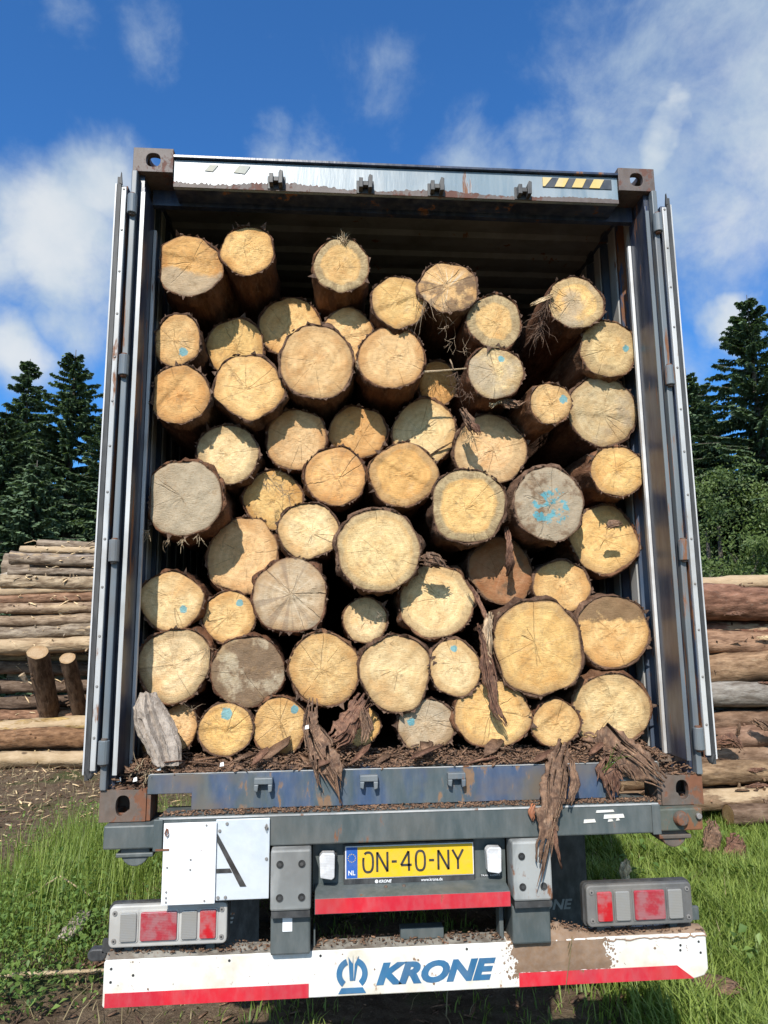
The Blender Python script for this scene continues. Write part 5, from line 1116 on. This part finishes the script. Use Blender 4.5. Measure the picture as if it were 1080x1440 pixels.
# ------------------------------------------------------------------ trees
def conifer(x,y,h,rad,label,seed,zlow=.08,dens=1.,group='conifers behind the piles'):
    r_=np.random.default_rng(seed); t=empty('conifer',(x,y,0),label,'tree',group)
    mb=MB().tube([(x,y,-.1),(x+.05,y,h*.4),(x,y+.04,h*.75),(x,y,h)],[h*.018,h*.013,h*.006,.01],9)
    build('trunk',mb,M['trunk'],t)
    Vs=[];As=[];bm=MB(); z=h*zlow
    while z<h*.985:
        f=1-z/h; Lb=rad*(f**.85)*(1.0)+.10; nb=int(6+5*f+r_.random()*3)
        for k in range(nb):
            a=r_.random()*6.283; L=Lb*(.55+.6*r_.random()); 
            if r_.random()<.10: L*=1.25
            rise=.35*(1-f)+.02; droop=.45*f+.16
            s=np.linspace(0,1,8); px=x+np.cos(a)*L*s; py=y+np.sin(a)*L*s; pz=z+L*(rise*s-droop*s**2+.14*s**4)
            if k%2==0: bm.tube([(px[i],py[i],pz[i]) for i in(0,4,7)],[.02+.02*f,.012,.004],3)
            nt=int(L*46*dens*(1 if f>.1 else 1.6))+10
            u=r_.random(nt)**.65; bx=np.interp(u,s,px);by=np.interp(u,s,py);bz=np.interp(u,s,pz)
            side=np.where(r_.random(nt)<.5,1,-1); ta=a+side*(.5+.7*r_.random(nt)); tl=(.18+.34*r_.random(nt))*(1-.35*u)*(.55+.6*f); dz=-.25-.55*r_.random(nt)*f
            c0=np.stack([bx,by,bz],1); d=np.stack([np.cos(ta),np.sin(ta),dz+.1*r_.normal(size=nt)],1); d/=np.linalg.norm(d,axis=1)[:,None]
            tip=c0+d*tl[:,None]; sd=np.stack([-d[:,1],d[:,0],r_.normal(size=nt)*.4],1); sd/=np.linalg.norm(sd,axis=1)[:,None]; wd=(.045+.05*r_.random(nt))[:,None]
            mid=c0+d*tl[:,None]*.45
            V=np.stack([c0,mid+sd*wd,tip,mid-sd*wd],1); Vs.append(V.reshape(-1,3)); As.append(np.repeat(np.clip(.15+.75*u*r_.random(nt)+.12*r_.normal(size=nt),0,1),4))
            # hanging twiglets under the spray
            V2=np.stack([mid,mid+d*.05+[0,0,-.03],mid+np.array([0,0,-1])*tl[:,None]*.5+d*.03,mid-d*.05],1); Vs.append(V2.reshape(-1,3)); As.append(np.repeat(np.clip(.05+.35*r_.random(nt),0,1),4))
        z+=h*.012+.07
    V=np.concatenate(Vs); A=np.concatenate(As); F=np.arange(len(V)).reshape(-1,4)
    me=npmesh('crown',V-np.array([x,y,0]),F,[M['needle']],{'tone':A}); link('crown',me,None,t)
    build('branch_work',bm,M['trunk'],t)['kind']='stuff'
    return t
def broadleaf(x,y,h,rad,label,seed,z0=.0,n=9000,group='leafy trees and bushes behind the piles',ls=.07):
    r_=np.random.default_rng(seed); t=empty('leafy_tree',(x,y,0),label,'tree',group)
    mb=MB()
    for k in range(3): mb.tube([(x+.1*k,y,-.1),(x+r_.normal()*.2,y+r_.normal()*.2,h*.45),(x+r_.normal()*rad*.2,y+r_.normal()*rad*.2,h*.62)],[.02*h+.02,.012*h,.01],7)
    build('trunk',mb,M['trunk'],t)
    cl=[]; 
    for k in range(46):
        a=r_.random()*6.283; q=r_.random()**.5; zz=z0*h+(1-z0)*h*r_.random(); w_=math.sin(math.pi*min(.98,max(.06,(zz/h-z0*.8)/(1.05-z0*.8))))**.6
        cl.append((x+math.cos(a)*rad*q*w_,y+math.sin(a)*rad*q*w_,zz,(.18+.22*r_.random())*rad,r_.random()))
    cl=np.array(cl); i=r_.integers(0,len(cl),n); d=r_.normal(size=(n,3)); d/=np.linalg.norm(d,axis=1)[:,None]; rr=r_.random(n)**.4
    c=cl[i,:3]+d*(cl[i,3]*rr)[:,None]*[1,1,.75]; c[:,2]=np.maximum(c[:,2],.1)
    u=r_.normal(size=(n,3)); u/=np.linalg.norm(u,axis=1)[:,None]; v=np.cross(u,r_.normal(size=(n,3))); v/=np.linalg.norm(v,axis=1)[:,None]; s=(ls*(.5+.8*r_.random(n)))[:,None]
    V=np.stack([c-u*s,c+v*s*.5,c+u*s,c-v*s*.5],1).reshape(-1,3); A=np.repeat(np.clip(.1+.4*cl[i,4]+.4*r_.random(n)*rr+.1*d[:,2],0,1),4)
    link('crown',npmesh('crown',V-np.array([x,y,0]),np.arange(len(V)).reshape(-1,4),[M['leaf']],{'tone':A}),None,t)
    return t
conifer(-9.35,22,11.95,4.0,'tall dark spruce with pointed top, right one of the two left of the container',11)
conifer(-11.75,24,12.35,3.2,'slim topped spruce at the left, beside the tall dark one',12)
conifer(-10.9,20.5,9.2,3.4,'lower dense spruce filling the gap between the two left spruces',13)
conifer(-13.6,23,11.2,3.4,'dark spruce cut by the left edge of the photo',14)
conifer(-7.4,20.5,9.8,3.0,'dark spruce just left of the container door, mostly hidden',15)
conifer(-8.6,17.5,6.8,2.8,'short dark spruce rising behind the top of the left pile',16)
conifer(-11.6,18.0,7.2,2.9,'short dark spruce at the left edge behind the left pile',17)
conifer(14.75,20,13.75,5.0,'tallest spruce, with drooping open branches, right of the container',21,zlow=.22,dens=1.0)
conifer(13.3,22,11.7,3.6,'smaller pointed spruce just right of the container door',22,zlow=.2)
conifer(17.2,21,12.6,4.6,'spruce cut by the right edge of the photo',23,zlow=.2)
conifer(12.0,24.5,10.6,3.6,'dark spruce behind the smaller pointed one, by the door',28,zlow=.2)
conifer(15.2,24.5,12.0,4.2,'dark spruce standing behind the tallest spruce',29,zlow=.2)
broadleaf(12.2,17.5,6.6,2.0,'leafy tree with see-through crown beside the right container door',24,z0=.3,n=9000,ls=.06)
broadleaf(14.2,18,6.2,2.0,'leafy tree below the tallest spruce',25,z0=.25,n=9000,ls=.06)
broadleaf(10.3,14.2,4.1,1.5,'bright green bush right above the right log pile',26,n=9000,ls=.055)
broadleaf(8.6,13.8,3.3,1.4,'low green bush between the door and the right pile top',27,n=8000,ls=.055)
for k,(x,y,h) in enumerate([(11.6,18.6,4.9),(12.35,19.2,5.2),(12.9,18.2,4.8),(11.2,19.5,4.9)]):
    t=build('bare_trunk',MB().tube([(x,y,-.1),(x+.05,y,h*.5),(x+.12,y,h)],[.11,.09,.05],8),M['trunk'],None,(x,y,0)); tag(t,['leftmost slender trunk but one right of the door','third slender trunk from the door, right side','rightmost slender bare trunk under the tallest spruce','slender bare trunk nearest the right container door'][k],'tree trunk','slender trunks right of the container')
# far wood behind everything
def far_wood():
    r_=np.random.default_rng(77); Vs=[];As=[]
    for k in range(46):
        x=-75+150*k/45+r_.normal()*1.5; y=60+r_.random()*14; h=12+r_.random()*4
        n=1500; z=h*(1-r_.random(n)**.6); rr=(1-z/h)*3.4*np.sqrt(r_.random(n)); a=r_.random(n)*6.283; c=np.stack([x+rr*np.cos(a),y+rr*np.sin(a),z],1)
        u=r_.normal(size=(n,3))*.32; v=r_.normal(size=(n,3))*.26; Vs.append(np.stack([c-u,c+v,c+u,c-v],1).reshape(-1,3)); As.append(np.repeat(r_.random(n)*.5,4))
    V=np.concatenate(Vs); o=link('far_wood',npmesh('far_wood',V,np.arange(len(V)).reshape(-1,4),[M['needle']],{'tone':np.concatenate(As)}),None)
    tag(o,'dark line of conifer wood far behind the log piles','wood',kind='stuff')
far_wood()

# ------------------------------------------------------------------ grass and weeds
def blades(name,N,fx,fy,dens,hmin,hmax,wd,m,label,seed,lean=.5,cat='grass',mask=None):
    r_=np.random.default_rng(seed); x=fx(r_,N); y=fy(r_,N)
    nz=(np.sin(x*3.1+1)*np.cos(y*2.7)+np.sin(x*7.3+y*5.1)*.6+np.sin(x*1.1-y*.9)*.8)/2.4
    keep=dens(x,y,nz)>r_.random(N); x,y,nz=x[keep],y[keep],nz[keep]; n=len(x)
    h=(hmin+(hmax-hmin)*r_.random(n)**1.6)*(1+.45*nz); a=r_.random(n)*6.283; l=lean*(.3+r_.random(n))*h; b=a+1.57
    z=ground_h(x,y)-.01; w_=wd*(.6+.8*r_.random(n))
    dx,dy=np.cos(a),np.sin(a); sx,sy_=np.cos(b)*w_,np.sin(b)*w_
    p0=np.stack([x,y,z],1); S_=np.stack([sx,sy_,0*x],1)
    p1=p0+np.stack([dx*l*.3,dy*l*.3,h*.55],1); p2=p0+np.stack([dx*l,dy*l,h*(.95-.15*lean*r_.random(n))],1)
    V=np.stack([p0-S_,p0+S_,p1+S_*.8,p1-S_*.8,p2,p2],1)[:,:5]
    base=np.arange(n)[:,None]*5
    F=(base[:,:,None]+np.array([[0,1,2],[0,2,3],[3,2,4]])[None]).reshape(-1,3)
    T=np.clip(r_.random(n)*.7+.2*nz+.1,0,1); T=np.stack([T*.5,T*.5,T*.9,T*.9,T],1).ravel()
    o=link(name,npmesh(name,V.reshape(-1,3),F,[m],{'tone':T}),None); tag(o,label,cat,kind='stuff'); return o
U=lambda a,b:(lambda r,n:r.uniform(a,b,n))
blades('grass',150000,U(1.05,5.4),U(.2,4.3),lambda x,y,nz:np.clip((x-1.05)*2.2,.12,1)*(.85+.3*nz),.06,.20,.0042,M['grass'],'lush green grass right of the trailer',1,.8)
blades('grass',60000,U(-5.5,-1.0),U(.3,6.5),lambda x,y,nz:np.clip(.30+.75*nz,0,1)*np.clip((6.2-y)/1.5,0,1)*np.clip(1.15-np.clip(-x-2.2,0,9)*np.clip(y-2.3,0,9)*.35,0.03,1)*np.where((x>-2.1)&(y<1.7),.25,1),.03,.14,.0032,M['grass'],'patchy green grass left of the trailer',2,1.1)
blades('tall_grass',11000,U(-2.9,-1.35),U(1.9,4.6),lambda x,y,nz:.9*np.exp(-((x+2.15)/.55)**2-((y-3.3)/1.1)**2),.20,.55,.0026,M['grass'],'tuft of tall grass and weeds beside the left casting',3,.5)
blades('dry_grass',9000,U(-5.0,5.0),U(.5,8),lambda x,y,nz:.6*(1-.4*nz)*np.where(np.abs(x)<1.0,.2,1),.05,.20,.0028,M['dry'],'scattered dry stalks in the grass on both sides',4,1.3,'dry grass')
blades('grass',16000,U(-1.1,1.15),U(.5,4),lambda x,y,nz:np.clip(.25+.5*nz,0,.6),.04,.12,.004,M['grass'],'sparse shaded grass under the trailer',5,.8)
blades('grass',30000,U(-12,12),U(10,20),lambda x,y,nz:np.clip(.5+.6*nz,0,1)*np.where(np.abs(x)<1.3,.3,1),.08,.3,.012,M['grass'],'rough grass behind the log piles',6,.8)
def weeds(name,N,fx,fy,dens,size,hmax,label,seed,m):
    r_=np.random.default_rng(seed); x=fx(r_,N);y=fy(r_,N); nz=(np.sin(x*4.1+2)*np.cos(y*3.7)+np.sin(x*9.3+y*6.1)*.6)/1.6
    k=dens(x,y,nz)>r_.random(N); x,y=x[k],y[k]; n=len(x); z=ground_h(x,y)+hmax*r_.random(n)**1.3+.01
    a=r_.random(n)*6.283; el=r_.normal(size=n)*.55; s=size*(.5+r_.random(n))
    d=np.stack([np.cos(a)*np.cos(el),np.sin(a)*np.cos(el),np.sin(el)],1); sd=np.stack([-np.sin(a),np.cos(a),r_.normal(size=n)*.3],1); c=np.stack([x,y,z],1)
    up=np.array([0,0,.18])
    V=np.stack([c,c+d*s[:,None]*.5+sd*s[:,None]*.28+up*s[:,None],c+d*s[:,None],c+d*s[:,None]*.5-sd*s[:,None]*.28+up*s[:,None]],1).reshape(-1,3)
    T=np.repeat(r_.random(n),4); b=np.arange(n)[:,None]*4
    F=(b[:,:,None]+np.array([[0,1,2],[0,2,3]])[None]).reshape(-1,3)
    o=link(name,npmesh(name,V,F,[m],{'tone':T}),None); tag(o,label,'weeds',kind='stuff')
weeds('weeds',16000,U(-3.6,-1.15),U(1.2,4.6),lambda x,y,nz:np.clip(.5+.6*nz,0,1)*np.exp(-((x+2.2)/.8)**2),.030,.38,'leafy weeds growing along the left side of the trailer',21,M['weed'])
weeds('weeds',8000,U(-2.6,-1.2),U(.9,2.6),lambda x,y,nz:np.clip(.5+.6*nz,0,1)*np.clip((-x-1.5)*1.6,0,1),.036,.26,'broad leaved weeds at the lower left corner of the photo',22,M['weed'])
weeds('weeds',3500,U(1.3,4.6),U(1.0,4.0),lambda x,y,nz:np.clip(.15+.8*nz,0,1),.05,.20,'patches of leafy weeds in the grass on the right',23,M['weed'])
V,F,T=flakes(7000,lambda r,n:r.uniform(-6,5,n),lambda r,n:r.uniform(.4,8.2,n),lambda x,y,r:ground_h(x,y)+.012,.01,.09,9,.3,(.12,.4),.004)
tag(link('ground_litter',npmesh('ground_litter',V,F,[M['flake']],{'tone':T}),None),'scattered bark pieces and chips on the forest soil','bark litter',kind='stuff')
V,F,T=flakes(500,lambda r,n:r.uniform(-5.5,-2.0,n),lambda r,n:r.uniform(4,8.2,n),lambda x,y,r:ground_h(x,y)+.02,.02,.14,10,.3,(.08,.25),.004)
tag(link('pale_litter',npmesh('pale_litter',V,F,[M['palewood']],{'tone':T}),None),'pale wood splinters on the soil before the left pile','wood splinters',kind='stuff')

for (xa,xb,rows_,lb) in((-5.3,-2.2,PL,'bark scraps and splinters stuck between the logs of the left pile'),(2.6,5.4,PR,'bark scraps and splinters stuck between the logs of the right pile')):
    r_=np.random.default_rng(8); Vs=[];Fs=[];Ts=[];b0=0
    for (z,r,y,_) in rows_[:-1]:
        V,F,T=flakes(26,lambda q,n:q.uniform(xa,xb,n),lambda q,n:y-r*(.55+.4*q.random(n)),lambda x_,y_,q:z+r*.9*(q.random(len(x_))-.2)+.0*x_,.03,.17,int(z*1000),.5,(.1,.35),.006)
        Vs.append(V);Fs.append(F+b0);Ts.append(T);b0+=len(V)
    tag(link('bark_scraps',npmesh('bark_scraps',np.concatenate(Vs),np.concatenate(Fs),[M['palewood'] if xa<0 else M['flake']],{'tone':np.concatenate(Ts)}),None),lb,'bark scraps',kind='stuff')
